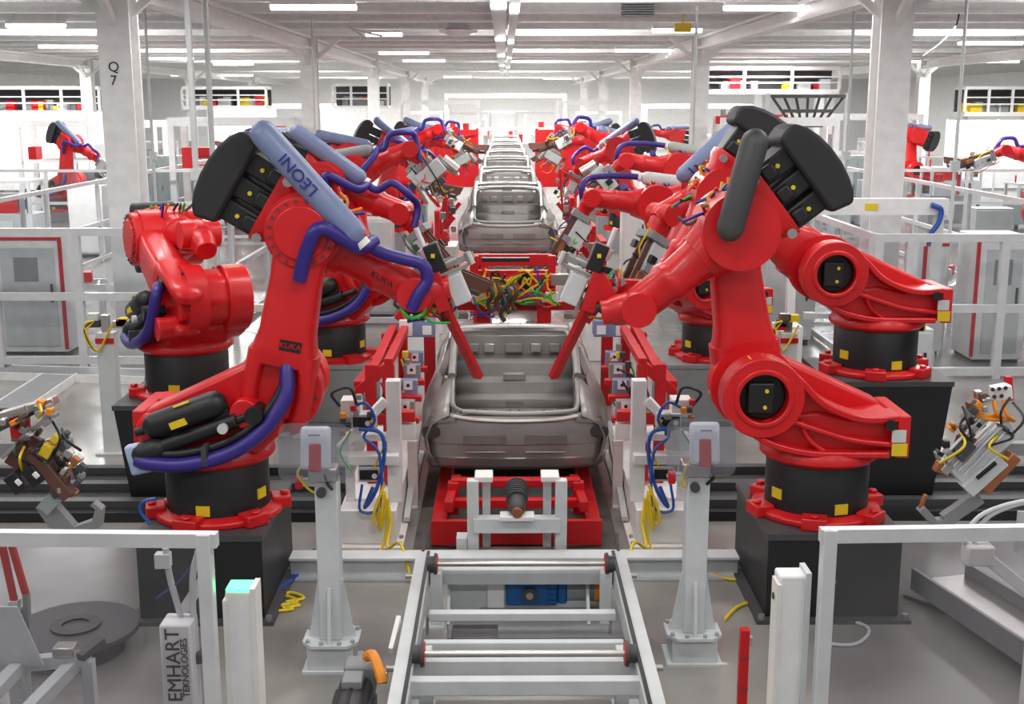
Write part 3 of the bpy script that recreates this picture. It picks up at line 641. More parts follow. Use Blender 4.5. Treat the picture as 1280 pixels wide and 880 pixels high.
    for k in range(6):
        x = -.45 + k * .18; MB().box((x, .74, .372), (.035, .30, .03), Matrix.Rotation(R(14 if k % 2 else -14), 3, 'Z')).build('floor_rib', BODYD, t)
    f = MB(); f.grid([[(x, y, z) for x in (-.64, -.3, 0, .3, .64)] for y, z in ((.95, .33), (.97, .46), (1.20, .48), (1.22, .59), (1.48, .61), (1.50, .74), (1.82, .78))]); f.build('seat_panel', BODY, t, solid=.012, angle=30)
    MB().bb(-.64, .64, 1.83, 1.85, .72, .99).build('rear_bulkhead', BODY, t)
    for k, x in enumerate((-.46, -.28, .0, .25, .46)): MB().box((x, 1.80, .86), (.12 if k != 2 else .2, .04, .10)).build('bracket_plate', STL if k % 2 else BODY, t, bevel=.008)
    m_ = MB(); m_.box((0, 1.32, .64), (.24, .1, .08)); m_.build('latch_bracket', BODY, t, bevel=.012)
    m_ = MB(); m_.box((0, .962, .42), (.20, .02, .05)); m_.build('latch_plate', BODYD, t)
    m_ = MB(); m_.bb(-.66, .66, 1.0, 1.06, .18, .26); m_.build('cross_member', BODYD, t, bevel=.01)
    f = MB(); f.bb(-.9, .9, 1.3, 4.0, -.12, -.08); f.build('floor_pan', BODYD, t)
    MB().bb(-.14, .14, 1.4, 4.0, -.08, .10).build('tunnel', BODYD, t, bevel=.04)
    for y, z, w_ in ((1.90, 1.065, .16), (2.45, 1.10, .09), (3.0, 1.09, .09), (3.52, 1.04, .14))[:4 if roof else 1]:
        hw = .655; o_ = MB(); o_.loft([((x, y, z + .025 * (1 - (x / hw) ** 2)), (0, 1, 0), (0, 0, 1), w_ / 2, .022, 4) for x in (-hw, -.3, 0, .3, hw)], 10); o_.build('roof_bow', BODY, t)
    MB().grid([[(x, y, z - .04 * abs(x)) for x in (-.66, -.33, 0, .33, .66)] for y, z in ((4.02, .66), (4.1, .66), (4.6, .58), (4.95, .46))]).build('bonnet', BODY, t, solid=.015)
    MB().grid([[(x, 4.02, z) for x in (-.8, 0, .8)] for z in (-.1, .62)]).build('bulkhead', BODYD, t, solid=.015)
    return t
car_body('nearest bare grey car body, rear end facing us, between the front robots', (0.0, 11.5, .44), roof=False)
proto = car_body('second bare car body in the line, raised high with open rear hatch', (-.03, 22.5, 1.27))
for k, w_ in enumerate(('third car body from us in the raised line', 'fourth car body from us in the raised line', 'fifth car body from us, only its roof frame showing', 'sixth car body from us, small and pale', 'seventh car body from us, near the red screens', 'farthest car body of the line, a pale speck')):
    c = copy_tree(proto); c.location = (-.03, 22.5 + 6.4 * (k + 1), 1.27); c['label'] = w_

# red trolley carrying the nearest car
def bars(root, name, m, lst, bevel=.006):
    for p0, p1, w_, h_ in lst: MB().bar(p0, p1, w_, h_).build(name, m, root, bevel=bevel)
t = thing('car_trolley', 'red floor trolley carrying the nearest car body', 'trolley', (0, 12, 0))
for s in (-1, 1):
    MB().bar((s * .72, -1.5, .14), (s * .72, 2.2, .14), .14, .11).build('side_beam', SRED, t, bevel=.008)
    MB().bar((s * .60, -1.0, .14), (s * .60, -1.0, .46), .10).build('post', SRED, t, bevel=.006)
    MB().bar((s * .63, -1.4, .34), (s * .58, -.55, .34), .08, .10).build('slide_rail', SRED, t, bevel=.006)
    for y in (-.6, 1.2): MB().cyl((s * .72 - .05, y, .09), (s * .72 + .05, y, .09), .09, n=18).build('wheel', DGR, t)
bars(t, 'cross_beam', SRED, [((-.62, -.95, .44), (.62, -.95, .44), .12, .07), ((-.66, -1.15, .30), (.66, -1.15, .30), .10, .08), ((-.70, .8, .16), (.70, .8, .16), .1, .1), ((-.70, 2.1, .16), (.70, 2.1, .16), .1, .1)])
MB().bb(-.78, -.36, -1.56, -1.50, .03, .26).build('front_plate', SRED, t); MB().bb(.36, .78, -1.56, -1.50, .03, .26).build('front_plate', SRED, t)
bars(t, 'cross_beam', SRED, [((-.34, -1.48, .08), (.34, -1.48, .08), .1, .12), ((-.34, -1.3, .17), (.34, -1.3, .17), .06, .05)])
for s in (-1, 1): MB().bar((s * .5, .8, .16), (s * .5, .8, .31), .12).build('car_support', SRED, t)
tag(MB().bb(-.95, .95, 10.3, 14.4, 0, .004).build('floor_cover', GRM), 'dark mottled steel floor cover under the red trolley', 'floor cover')  # thin dark mottled sheet laid over the floor below the trolley
# grey drive frame with gear motor in front of the trolley
t = thing('drive_frame', 'grey upright frame holding a dark ribbed gear motor', 'frame', (0, 10.0, 0))
for s in (-1, 1):
    MB().bar((s * .385, 0, 0), (s * .385, 0, .80), .10, .10).build('post', LGR, t, bevel=.006)
    MB().bar((s * .27, .18, .12), (s * .27, .18, .82), .07, .07).build('post', LGR, t, bevel=.006)
    MB().box((s * .29, .10, .80), (.16, .22, .05)).build('top_block', CRM, t, bevel=.008)
MB().bar((-.38, -.02, .40), (.38, -.02, .40), .12, .13).build('cross_beam', LGR, t, bevel=.006)
MB().box((0, -.06, .485), (.30, .16, .04)).build('motor_plate', WHT, t, bevel=.006)
m_ = MB().capsule((0, -.05, .56), (0, .22, .66), .075, 18)
mo = m_.build('gear_motor', DGR, t)
for k in range(7):
    a = Vector((0, .05 + .028 * k, .60 + .0104 * k)); d = Vector((0, .28, .104)).normalized(); MB().ring(a, a + d * .012, .098, .0, 16).build('cooling_fin', DGR, mo)
MB().cyl((0, -.15, .54), (0, -.10, .545), .045, n=16).build('shaft_end', COP, mo)
MB().bb(-.53, -.44, -.06, .1, 0.02, .28).build('switch_box', LGR, t); MB().cyl((-.53, -.065, .14), (-.53, -.08, .14), .045, n=12).build('warning_label', YEL, t)
# long cross beam on the floor
t = thing('floor_beam', 'long light grey steel beam lying across the floor under the cars', 'beam', (-.05, 9.78, 0))
f = MB(); f.bb(-1.9, 1.95, -.10, .10, .0, .02); f.bb(-1.9, 1.95, -.10, .10, .18, .20); f.bb(-1.9, 1.95, -.02, .02, .02, .18); f.build('web', LGR, t)

# ------------------------------------------------------------------ front roller conveyor
t = thing('roller_conveyor', 'light grey roller conveyor in the middle foreground with red flanged rollers', 'conveyor', (.02, 7.8, 0))
ZC = .5
for s in (-1, 1):
    f = MB(); f.bb(s * .78 - .05, s * .78 + .05, -2.2, 1.30, ZC - .04, ZC); f.bb(s * .78 - .05 * s - .012, s * .78 - .05 * s + .012, -2.2, 1.3, ZC - .2, ZC - .04)
    f.bb(s * .78 - .05, s * .78 + .05, -2.2, 1.3, ZC - .22, ZC - .2)
    f.build('side_rail', LGR, t)
    MB().bb(s * .735 - .012, s * .735 + .012, -2.2, 1.25, ZC, ZC + .012).build('drive_chain', BLK, t)
    for y in (1.0, -.35): 
        MB().bb(s * .66 - .045, s * .66 + .045, y - .05, y + .05, .015, ZC - .06).build('leg', LGR, t, bevel=.006)
        MB().bb(s * .70 - .10, s * .70 + .10, y - .1, y + .1, 0, .015).build('foot', LGR, t)
    MB().bar((s * .78, 1.28, ZC - .02), (s * .78, 1.42, ZC + .08), .02, .06).build('stop_fin', DGR, t)
for y, z in ((1.16, ZC - .02), (-.46, ZC - .02)):
    pass
for y0, y1 in ((1.08, 1.28), (-.50, -.30)):
    MB().bb(-.72, .72, y0, y1, ZC - .13, ZC - .10).build('cross_channel', LGR, t); 
    MB().bb(-.72, .72, y0 - .01, y0 + .02, ZC - .20, ZC - .08).build('cross_channel', LGR, t)
bars(t, 'cross_beam', LGR, [((-.68, .40, ZC - .16), (.68, .40, ZC - .16), .08, .06), ((-.68, -.22, ZC - .10), (.68, -.22, ZC - .10), .06, .06), ((-.74, -.80, ZC - .10), (.74, -.80, ZC - .10), .08, .10)])
for y in (1.0, -.56):
    r_ = MB().cyl((-.70, y, ZC + .0), (.70, y, ZC + .0), .022, n=14).build('roller_shaft', STL, t)
    for s in (-1, 1):
        MB().lathe([(0, 0), (.085, 0), (.085, .02), (.062, .024), (.062, .07), (0, .07)], (s * .655, y, ZC), (s, 0, 0), 22).build('roller', DGR, t)
        MB().ring((s * .648, y, ZC), (s * .658, y, ZC), .078, .024, 22).build('red_face', SRED, t)
        MB().cyl((s * .82, y, ZC - .1), (s * .90, y, ZC - .1), .022, n=10).build('axle_nut', STL, t)
MB().bar((-.89, -.35, .42), (-.86, -.05, .52), .03, .05).build('handle', WHT, t)
# gear motor and cable clip at the left edge
t = thing('gear_motor', 'dark grey gear motor on the floor left of the roller conveyor', 'motor', (-1.07, 7.22, 0))
f = MB(); f.cyl((-.02, -.40, .22), (-.02, .08, .22), .115, n=24); f.build('motor_body', DGR, t)
for k in range(9):
    a = 2 * math.pi * k / 9 + .2; MB().bar((-.02 + .117 * math.cos(a), -.36, .22 + .117 * math.sin(a)), (-.02 + .117 * math.cos(a), .04, .22 + .117 * math.sin(a)), .02, .012).build('cooling_fin', BLK, t)
MB().box((0, .17, .26), (.20, .18, .24)).build('gearbox', GRY, t, bevel=.02); MB().box((-.02, -.05, .355), (.13, .16, .06)).build('terminal_box', GRY, t, bevel=.01)
MB().cyl((.1, .17, .27), (.18, .17, .27), .05, n=16).build('output_shaft', STL, t); MB().bb(-.14, .1, -.42, .25, 0, .11).build('foot', DGR, t, bevel=.01)
MB().cyl((-.14, -.30, .2), (-.22, -.30, .2), .08, n=18).build('fan_cover', BLK, t)
t2 = MB(); t2.tube([(-1.02, 7.35, .43), (-.98, 7.30, .47), (-.95, 7.2, .49), (-.91, 7.12, .44), (-.89, 7.08, .38)], .035, 8, 4)
tag(t2.build('cable_clamp', ORA), 'orange plastic clamp on top of the dark gear motor', 'clamp')
# blue gear drive behind the conveyor
t = thing('blue_drive', 'blue gear drive with grey motor lying under the conveyor end', 'motor', (.25, 9.08, .02))
MB().bb(-.35, .06, -.1, .1, .05, .26).build('gearbox', DRV, t, bevel=.015)
MB().cyl((-.16, -.13, .15), (-.16, -.10, .15), .06, n=18).build('shaft_cover', DGR, t); MB().cyl((-.16, -.14, .15), (-.16, -.13, .15), .03, n=14).build('shaft_end', STL, t)
for k in range(4): MB().bb(-.02 - .0, .05, -.115, -.1, .08 + k * .045, .10 + k * .045).build('fin', DRV, t)
MB().bb(.06, .14, -.09, .09, .06, .24).build('flange_block', DRV, t, bevel=.02); MB().cyl((.14, 0, .15), (.36, 0, .15), .095, n=22).build('motor_body', GRY, t)
MB().ring((.36, 0, .15), (.42, 0, .15), .10, 0, 20).build('orange_band', ORA, t); MB().cyl((.42, 0, .15), (.47, 0, .15), .1, n=20).build('blue_cap', DRV, t)
MB().bb(-.50, -.36, -.08, .1, .02, .27).build('bracket', WHT, t, bevel=.01)
MB().bb(-.55, .5, -.12, .15, -.02, .02).build('base_plate', GRY, t)
# low trapezoid plates on the floor and a dark steel plate
t = thing('floor_bracket', 'grey welded floor bracket under the conveyor with triangular gussets', 'bracket', (.0, 8.75, 0))
MB().bb(-.55, .85, -.25, .35, 0, .02).build('base_plate', GRY, t)
for s in (-1, 1):
    MB().prism([(0, 0), (.0, .25), (.06, .25), (.30, 0)], (s * .55, 0.3, .02), (0, -1, 0), (0, 0, 1), (1, 0, 0), -.012, .012).build('gusset', LGR, t)
    MB().cyl((s * .70 , -.18, .02), (s * .70, -.18, .16), .012, n=8).build('anchor_bolt', STL, t)
MB().bb(-.55, .55, .27, .30, .02, .25).build('back_plate', LGR, t)
tag(MB().bb(-.50, -.16, 8.0, 8.42, .0, .17).build('steel_block', DGR, bevel=.006), 'dark flat steel block on the floor between the conveyor legs', 'block')
tag(MB().bb(-.44, -.08, 6.6, 7.15, .0, .015).build('floor_plate', DGR), 'dark square plate on the floor at the bottom under the conveyor', 'plate')

# ------------------------------------------------------------------ operator posts
def op_post(side, x, y, lean):
    s = side; nm = 'left' if s < 0 else 'right'
    t = thing('operator_post', 'grey steel operator post standing %s of the roller conveyor' % nm, 'post', (x, y, 0), 0, 'operator posts')
    MB().bb(-.20, .20, -.17, .17, 0, .02).build('base_plate', LGR, t)
    MB().hexa([(-.165, -.14, .02), (.165, -.14, .02), (.165, .14, .02), (-.165, .14, .02), (-.165, -.14, .20), (.165, -.14, .20), (.165, .14, .20), (-.165, .14, .20)]).build('pedestal_box', LGR, t, bevel=.006)
    MB().prism([(-.20, -.10), (-.13, -.18), (.13, -.18), (.20, -.10), (.20, .10), (.13, .18), (-.13, .18), (-.20, .10)], (0, 0, .20), (1, 0, 0), (0, 1, 0), (0, 0, 1), 0, .022).build('flange', LGR, t)
    for bx, by in ((-.16, -.12), (.16, -.12), (-.06, -.155), (.07, -.155), (.17, .1), (-.17, .1)): MB().cyl((bx, by, .222), (bx, by, .245), .016, n=8).build('bolt', GRN if False else CAB, t)
    MB().bb(-.08, .08, -.08, .08, .22, 1.42).build('column', LGR, t, bevel=.01)
    for sx in (-1, 1): MB().prism([(.08, .22), (.17, .22), (.15, .3), (.09, .66), (.08, .66)], (0, 0, 0), (sx, 0, 0), (0, 0, 1), (0, 1, 0), -.012, .012).build('gusset', LGR, t)
    MB().prism([(.08, .22), (.16, .22), (.09, .62), (.08, .62)], (0, 0, 0), (0, -1, 0), (0, 0, 1), (1, 0, 0), -.012, .012).build('gusset', LGR, t)
    h = MB(); h.box((-.02, -.02, 1.46), (.20, .16, .10)); h.build('head_bracket', STL, t, bevel=.01)
    MB().bar((-.05, -.04, 1.40), (-.17, -.04, 1.40), .05).build('arm', LGR, t); MB().box((-.19, -.05, 1.40), (.05, .06, .09)).build('red_button', SRED, t, bevel=.01)
    MB().cyl((-.03, -.12, 1.34), (-.03, -.04, 1.34), .035, n=12).build('knob', DGR, t)
    hx = -.06 if s < 0 else .03
    # button box and clear splash shield leaning back
    M = Matrix.Rotation(R(-14), 3, 'X')
    bx = MB().box((hx, -.08, 1.66), (.21, .07, .30), M).build('button_box', WHT, t, bevel=.025)
    MB().box((hx - .0, -.125, 1.60), (.09, .03, .20), M).build('red_cover', SRED, bx, bevel=.02)
    MB().box((hx, -.134, 1.765), (.08, .004, .012), M).build('maker_mark', GRY, bx)
    pts = []
    for cx, cz, a0 in ((.17, .13, 0), (-.17, .13, 90), (-.17, -.13, 180), (.17, -.13, 270)):
        for k in range(5): a = R(a0 + 90 * k / 4); pts.append((cx + .07 * math.cos(a), cz + .07 * math.sin(a)))
    sx_ = hx + (.0 if s < 0 else -.04)
    MB().prism(pts, (sx_, -.19, 1.66), M @ Vector((1, 0, 0)), M @ Vector((0, 0, 1)), M @ Vector((0, 1, 0)), -.004, .004).build('clear_shield', SHD, t)
    MB().bar((hx, -.04, 1.50), (0, 0, 1.44), .05).build('neck', DGR, t)
    MB().tube([(hx - .08, -.06, 1.54), (hx - .13, -.1, 1.48), (-.12, -.08, 1.36), (-.06, -.06, 1.32)], .009, 6).build('cable', YEL, t)
    MB().tube([(hx + .05, -.08, 1.52), (hx + .07, -.1, 1.42), (.05, -.1, 1.36)], .012, 6).build('cable', BLK, t)
    return t
op_post(-1, -1.36, 8.12, 0); op_post(1, 1.27, 8.22, 0)

# ------------------------------------------------------------------ clamping fixtures either side of the nearest car
def fixture(s):
    nm = 'left' if s < 0 else 'right'
    X = lambda x: s * x
    t = thing('clamping_fixture', 'white and red clamping fixture with hoses gripping the %s side of the nearest car' % nm, 'clamping fixture', (X(1.3), 11.5, 0), 0, 'clamping fixtures beside the car')
    def P(x, y, z): return Vector((X(x), y, z))
    def bx(name, m, x0, x1, y0, y1, z0, z1, bev=.006): return MB().bb(min(X(x0), X(x1)), max(X(x0), X(x1)), y0, y1, z0, z1).build(name, m, t, True, bevel=bev)
    def br(name, m, p0, p1, w_, h_=None): return MB().bar(P(*p0), P(*p1), w_, h_).build(name, m, t, True, bevel=.006)
    bx('base_box', WHT, 1.10, 1.62, 10.45, 13.4, .04, .36); bx('floor_plate', CRM, 1.04, 1.66, 10.36, 13.5, 0, .04)
    for y in (10.42, 10.6): MB().cyl(P(1.07, y, .04), P(1.07, y, .07), .02, n=8).build('anchor_bolt', STL, t, True)
    br('upright', WHT, (1.13, 10.75, .36), (1.13, 10.75, 1.52), .13, .13)
    br('upright', WHT, (1.55, 10.75, .36), (1.55, 10.75, .92), .08, .08)
    br('cross_shelf', WHT, (1.08, 10.65, .80), (1.62, 10.65, .80), .16, .09); br('cross_shelf', WHT, (1.1, 10.75, .98), (1.6, 10.75, .98), .12, .06)
    br('brace', WHT, (1.62, 10.62, .90), (1.20, 10.70, 1.34), .08, .08)
    for z, x in ((1.16, 1.40), (.66, 1.35)):
        v = bx('valve_unit', LGR, x - .12, x + .10, 10.56, 10.72, z - .06, z + .08)
        MB().box(P(x, 10.552, z + .01), (.17, .012, .09)).build('valve_front', BLK, v, True)
        MB().cyl(P(x + .05 * s, 10.54, z), P(x + .05 * s, 10.55, z), .025, n=12).build('dial', WHT, v, True)
    bx('valve_unit', CRM, 1.42, 1.60, 10.6, 10.8, 1.20, 1.36)
    # red tower
    for x, y in ((1.22, 11.3), (1.40, 11.3), (1.22, 12.9), (1.40, 12.9)): br('tower_post', SRED, (x, y, .36), (x, y, 1.55), .10, .10)
    br('tower_beam', SRED, (1.16, 11.3, 1.0), (1.44, 11.3, 1.0), .09, .09)
    br('tower_beam', SRED, (1.22, 11.3, 1.54), (1.52, 11.3, 1.28), .09, .09); br('tower_beam', SRED, (1.52, 11.3, 1.30), (1.52, 11.3, .9), .08, .08)
    br('tower_rail', SRED, (1.36, 11.25, 1.50), (1.34, 13.1, 1.56), .09, .09); br('tower_rail', SRED, (1.52, 11.3, 1.34), (1.44, 12.6, 1.36), .09, .07); br('tower_rail', SRED, (1.22, 11.25, 1.57), (1.20, 13.1, 1.58), .08, .08)
    br('tower_beam', SRED, (1.20, 12.2, 1.56), (1.48, 12.2, 1.38), .08, .08); br('tower_beam', SRED, (1.18, 13.0, 1.58), (1.44, 13.0, 1.4), .08, .08)
    br('tower_foot', SRED, (1.26, 11.25, .40), (1.2, 11.25, .90), .16, .10)
    for k, (y, z) in enumerate(((11.35, .98), (11.75, 1.10), (12.2, 1.16), (12.65, 1.20))):
        a = br('clamp_arm', SRED, (1.20, y, z), (.94, y, z), .10, .055)
        bx('clamp_pad', GBL if k % 2 else GRY, .99, 1.16, y + .05, y + .16, z - .05, z + .17)
        q_ = MB().box(P(1.08, y + .042, z + .12), (.09, .012, .09)).build('white_target', WHT, t, True)
        MB().cyl(P(1.08, y + .034, z + .12), P(1.08, y + .036, z + .12), .018, n=10).build('target_hole', BLK, q_, True)
    bx('white_block', WHT, .97, 1.10, 11.18, 11.3, .82, .98); br('clamp_arm', SRED, (1.2, 11.2, 1.06), (.97, 11.2, 1.06), .12, .10)
    bx('top_plate', GBL, .88, 1.22, 13.0, 13.25, 1.48, 1.66); bx('white_block', WHT, 1.12, 1.26, 12.95, 13.0, 1.50, 1.68)
    q_ = MB().box(P(.96, 12.99, 1.56), (.10, .012, .10)).build('white_target', WHT, t, True)
    MB().cyl(P(.84, 13.3, 1.82), P(1.12, 13.3, 1.82), .085, n=18).build('clamp_cylinder', SRED, t, True); bx('cylinder_block', SRED, .84, .90, 13.2, 13.4, 1.66, 1.98)
    br('swing_arm', SRED, (1.15, 13.3, 1.85), (1.3, 13.3, 1.62), .10, .1)
    br('support_leg', CRM, (1.03, 11.6, 0.0), (1.03, 11.6, .70), .08, .1); bx('support_foot', CRM, .98, 1.12, 11.5, 11.7, 0, .03)
    br('floor_strut', LGR, (1.05, 11.0, .08), (1.06, 13.0, .5), .06, .05)
    # hoses and cables
    for pts, m, r_ in (([(1.42, 10.5, 1.12), (1.22, 10.42, 1.10), (1.20, 10.45, .85), (1.28, 10.45, .55), (1.38, 10.42, .40), (1.30, 10.40, .60)], BLU, .018),
                       ([(1.50, 10.55, 1.30), (1.36, 10.5, 1.36), (1.28, 10.5, 1.20), (1.38, 10.48, 1.05), (1.24, 10.44, .9), (1.24, 10.42, .42), (1.42, 10.4, .38), (1.40, 10.42, .62)], BLU, .014),
                       ([(1.22, 10.44, .62), (1.26, 10.40, .30), (1.18, 10.38, .45), (1.24, 10.36, .2), (1.20, 10.36, .55)], YEL, .014), ([(1.2, 10.4, .62), (1.30, 10.36, .34), (1.26, 10.38, .26), (1.16, 10.38, .5), (1.22, 10.3, .06), (1.42, 9.95, .03), (1.62, 9.7, .24)], YEL, .014),
                       ([(1.20, 10.4, .56), (1.14, 10.36, .30), (1.16, 10.2, .10), (1.02, 9.95, .23), (.9, 9.6, .03)], YEL, .014), ([(1.5, 10.5, 1.1), (1.6, 10.5, .9), (1.5, 10.5, .72)], GRN, .01), ([(1.32, 10.5, 1.2), (1.2, 10.5, 1.0), (1.3, 10.5, .75)], YEL, .009), ([(1.6, 10.55, 1.32), (1.66, 10.5, 1.45), (1.5, 10.5, 1.5), (1.44, 10.5, 1.35)], BLK, .014)):
        MB().tube([P(*p) for p in pts], r_, 6, 5).build('hose' if m is BLU else 'cable', m, t, True)
    for k in range(7):
        x, z = random.uniform(1.25, 1.6), random.uniform(1.05, 1.4); bx('connector', (DGR, GRY, COP, ORA, SRED)[k % 5], x, x + .05, 10.5, 10.56, z, z + .05)
    for k in range(8):
        y, z = random.uniform(11.2, 13), random.uniform(.9, 1.5); bx('connector', (DGR, YEL, GRY, BLK)[k % 4], 1.1, 1.16, y, y + .06, z, z + .07)
    prs = [(P(random.uniform(1.0, 1.3), random.uniform(11.2, 13), random.uniform(.9, 1.5)), P(random.uniform(1.1, 1.4), random.uniform(11.2, 13), random.uniform(.6, 1.4))) for _ in range(12)]
    cable_set(t, t, prs, .15, .012, world=True)
fixture(-1); fixture(1)

# ------------------------------------------------------------------ raised transfer line under the other cars
t = thing('transfer_line', 'long red raised transfer line carrying the row of car bodies', 'conveyor', (0, 17, 0))
for s in (-1, 1):
    MB().bb(s * .46 - .07, s * .46 + .07, 4.9, 48, .94, 1.125).build('side_beam', SRED, t)
for k in range(16):
    y = 5.1 + 2.8 * k
    MB().bb(-.74, .74, y - .07, y + .07, .80, .94).build('cross_beam', SRED, t)
    for s in (-1, 1): MB().bb(s * .62 - .06, s * .62 + .06, y - .06, y + .06, 0, .80).build('leg', SRED, t)
t = thing('lift_tooling', 'red tooling frame crossing behind the nearest car, full of cables', 'tooling frame', (0, 16.0, 0))
def bxw(name, m, px0, px1, py0, py1, Y, d, bev=.006):
    a, b = aty(px0, py1, Y), aty(px1, py0, Y); return MB().bb(a.x, b.x, Y, Y + d, a.z, b.z).build(name, m, t, True, bevel=bev)
def col_(name, m, px, py, wd, Y, d):
    a, b = aty(px - wd / 2, py, Y), aty(px + wd / 2, py, Y); return MB().bb(a.x, b.x, Y, Y + d, 0, a.z).build(name, m, t, True, bevel=.006)
bxw('cross_beam', SRED, 532, 764, 377, 388, 15.7, .14); bxw('cross_beam', SRED, 588, 692, 350, 358, 16.0, .14); bxw('cross_beam', SRED, 585, 695, 362, 368, 15.9, .1)
bxw('cross_beam', SRED, 592, 690, 318, 332, 16.3, .08); bxw('cross_beam', SRED, 588, 694, 338, 345, 16.2, .1)
for px in (604, 680): bxw('clamp_foot', SRED, px - 9, px + 9, 378, 404, 15.6, .12)
for px in (536, 760): col_('post', SRED, px, 378, 14, 15.75, .12)
for px in (593, 690): bxw('post', SRED, px - 5, px + 5, 320, 378, 16.1, .1)
for px, py, w_, h_, m in ((565, 372, 16, 12, LGR), (718, 372, 16, 12, LGR), (640, 372, 30, 14, DGR), (665, 372, 24, 20, GRY), (618, 352, 20, 9, GRY), (655, 352, 14, 22, BLK), (700, 350, 22, 14, STL), (580, 360, 14, 16, STL), (632, 325, 60, 5, BLK), (668, 348, 30, 10, SRED), (600, 372, 20, 14, WHT), (690, 372, 16, 12, WHT), (716, 395, 22, 8, STL), (575, 395, 20, 8, STL)):
    bxw('equipment_box', m, px - w_ / 2, px + w_ / 2, py - h_ / 2, py + h_ / 2, 15.6, .1)
for k, (px, py) in enumerate(((612, 368), (622, 366), (634, 370), (642, 366), (628, 380))):
    MB().tube([aty(px, py - 12, 15.5), aty(px + 4, py, 15.45), aty(px - 2, py + 12, 15.5), aty(px + 3, py + 22, 15.5)], .03, 8).build('cable_bundle', BRN if k % 2 else DGR, t, True)
for k in range(30):
    a = aty(random.uniform(585, 700), random.uniform(335, 385), 15.55); b = aty(random.uniform(585, 700), random.uniform(335, 395), 15.5)
    MB().tube([a, a.lerp(b, .3) + Vector((0, -.05, random.uniform(-.1, .12))), a.lerp(b, .7) + Vector((0, 0, -.1)), b], .014, 5).build('cable', (YEL, YEL, BLK, GRN, BLU, RED, YEL)[k % 7], t, True)
# fixtures beside the second car: smaller red brackets
def side_bracket(s, Y, lab):
    t = thing('red_bracket', lab, 'bracket', (s * 1.45, Y, 0), 0, 'red brackets beside the raised line')
    for y in (-.4, .4): MB().bar((0, y, 0), (0, y, 1.9), .10).build('post', SRED, t)
    MB().bar((0, -.5, 1.85), (0, .5, 1.85), .1).build('top_beam', SRED, t); MB().bar((s * .2, 0, 1.1), (-s * .32, 0, 1.75), .09).build('arm', SRED, t); MB().bar((0, -.4, 1.1), (0, .4, 1.1), .1).build('cross_beam', SRED, t)
    MB().box((0, 0, .4), (.5, 1.2, .8)).build('base', WHT, t, bevel=.01)
    for k in range(5): MB().box((-s * .1 + random.uniform(-.1, .1), random.uniform(-.5, .5), random.uniform(1.0, 1.8)), (.12, .12, .14)).build('clamp_block', (DGR, STL, GRY)[k % 3], t)
for k, Y in enumerate((19.2, 21.5, 24.5, 28.0)):
    for s in (-1, 1): side_bracket(s, Y, 'red bracket %s of the raised line, %s' % ('left' if s < 0 else 'right', ('just before the second car', 'beside the tail of the second car', 'beside the middle of the second car', 'beside the third car')[k]))
# red screens across the line
for s in (-1, 1):
    t = thing('red_screen', 'red screen panel standing %s of the pale distant cars' % ('left' if s < 0 else 'right'), 'screen', (s * 2.62, 46, 0), 0, 'red screens across the line')
    MB().bb(-1.5, 1.5, -.02, .02, .9, 3.05).build('panel', SRED, t)
    for x in (-1.5, 0, 1.5): MB().bb(x - .05, x + .05, -.05, .05, 0, 3.1).build('post', SRED, t)
    MB().bar((-1.4, -.06, 2.2), (1.4, -.06, 2.9), .08).build('brace', SRED, t)
# ------------------------------------------------------------------ the farther robots of the line
def rb(label, X, Y, z, rz, a2, a3, tool, td, **k):
    k.setdefault('n', 20); k.setdefault('lite', True)
    r_, kk = robot(label, (X, Y, z), R(rz), R(a2), R(a3), tool=tool, td=td, **k)
    x, y = X, Y
    tt = thing('robot_pedestal', 'grey pedestal of the ' + label.split(',')[0], 'pedestal', (X, Y, 0), 0, 'pedestals under the robots')
    MB().bb(-.5, .5, -.5, .5, 0, z).build('body', GRY, tt, bevel=.01)
    return r_
rb('red robot with raised arm and dark tool plate, left of the second car', -3.15, 19.8, .55, 2, 2, 24, 'plate', -50, guard_mat=GRY)
rb('red robot behind the raised arm on the left, arm level', -3.7, 24.5, .6, 0, -3, 3, 'gun', -40)
rb('third robot back on the left, bending low beside the line', -3.55, 29.0, .6, 12, 8, -25, 'frame', -60, n=16)
rb('fourth robot back on the left, arm raised high', -3.2, 33.0, .6, -10, -5, 25, 'gun', -30, n=16)
rb('fifth robot back on the left, near the red screen', -3.3, 37.5, .6, 0, 5, -10, 'plate', -60, n=14)
rb('last small robot on the left before the red screen', -3.3, 42.0, .6, 10, 0, 10, 'gun', -60, n=12)
rb('red robot with long pale hose guard over its level arm, right of the car line', 3.1, 18.5, .2, 180, 15, 7, 'gun', -60, guard_mat=LGR, guard_uv=(-.95, .36, .15, .36), n=24)
rb('red robot behind the pale guarded one on the right, arm tipped up', 3.75, 22.2, .5, 180, 5, 10, 'plate', -40, guard_mat=CAB, guard_uv=(-.75, .36, .15, .36))
rb('third robot back on the right, bending over the line', 3.4, 29.2, .6, 168, 8, -20, 'frame', -60, n=16)
rb('fourth robot back on the right, arm raised high', 3.2, 33.2, .6, 190, -5, 28, 'gun', -30, n=16)
rb('fifth robot back on the right, near the red screen', 3.3, 37.6, .6, 180, 5, -5, 'plate', -60, n=14)
rb('last small robot on the right before the red screen', 3.3, 42.0, .6, 170, 0, 15, 'gun', -60, n=12)
rb('far left robot beyond the slanted aisle fence, grey tool on top', -15.6, 42.0, .35, -20, 5, -25, 'plate', -40, n=18)
rb('far left robot by the racks behind the lettered column', -9.0, 43.0, .3, 10, 10, 20, 'gun', -20, n=14)
rb('distant robot left, among the red racks', -8.2, 46.0, .3, 160, 10, 10, 'gun', -20, n=14)
rb('far right robot with raised arm beyond the big right column', 15.9, 46.0, .5, 190, 0, 20, 'plate', 30, n=18)
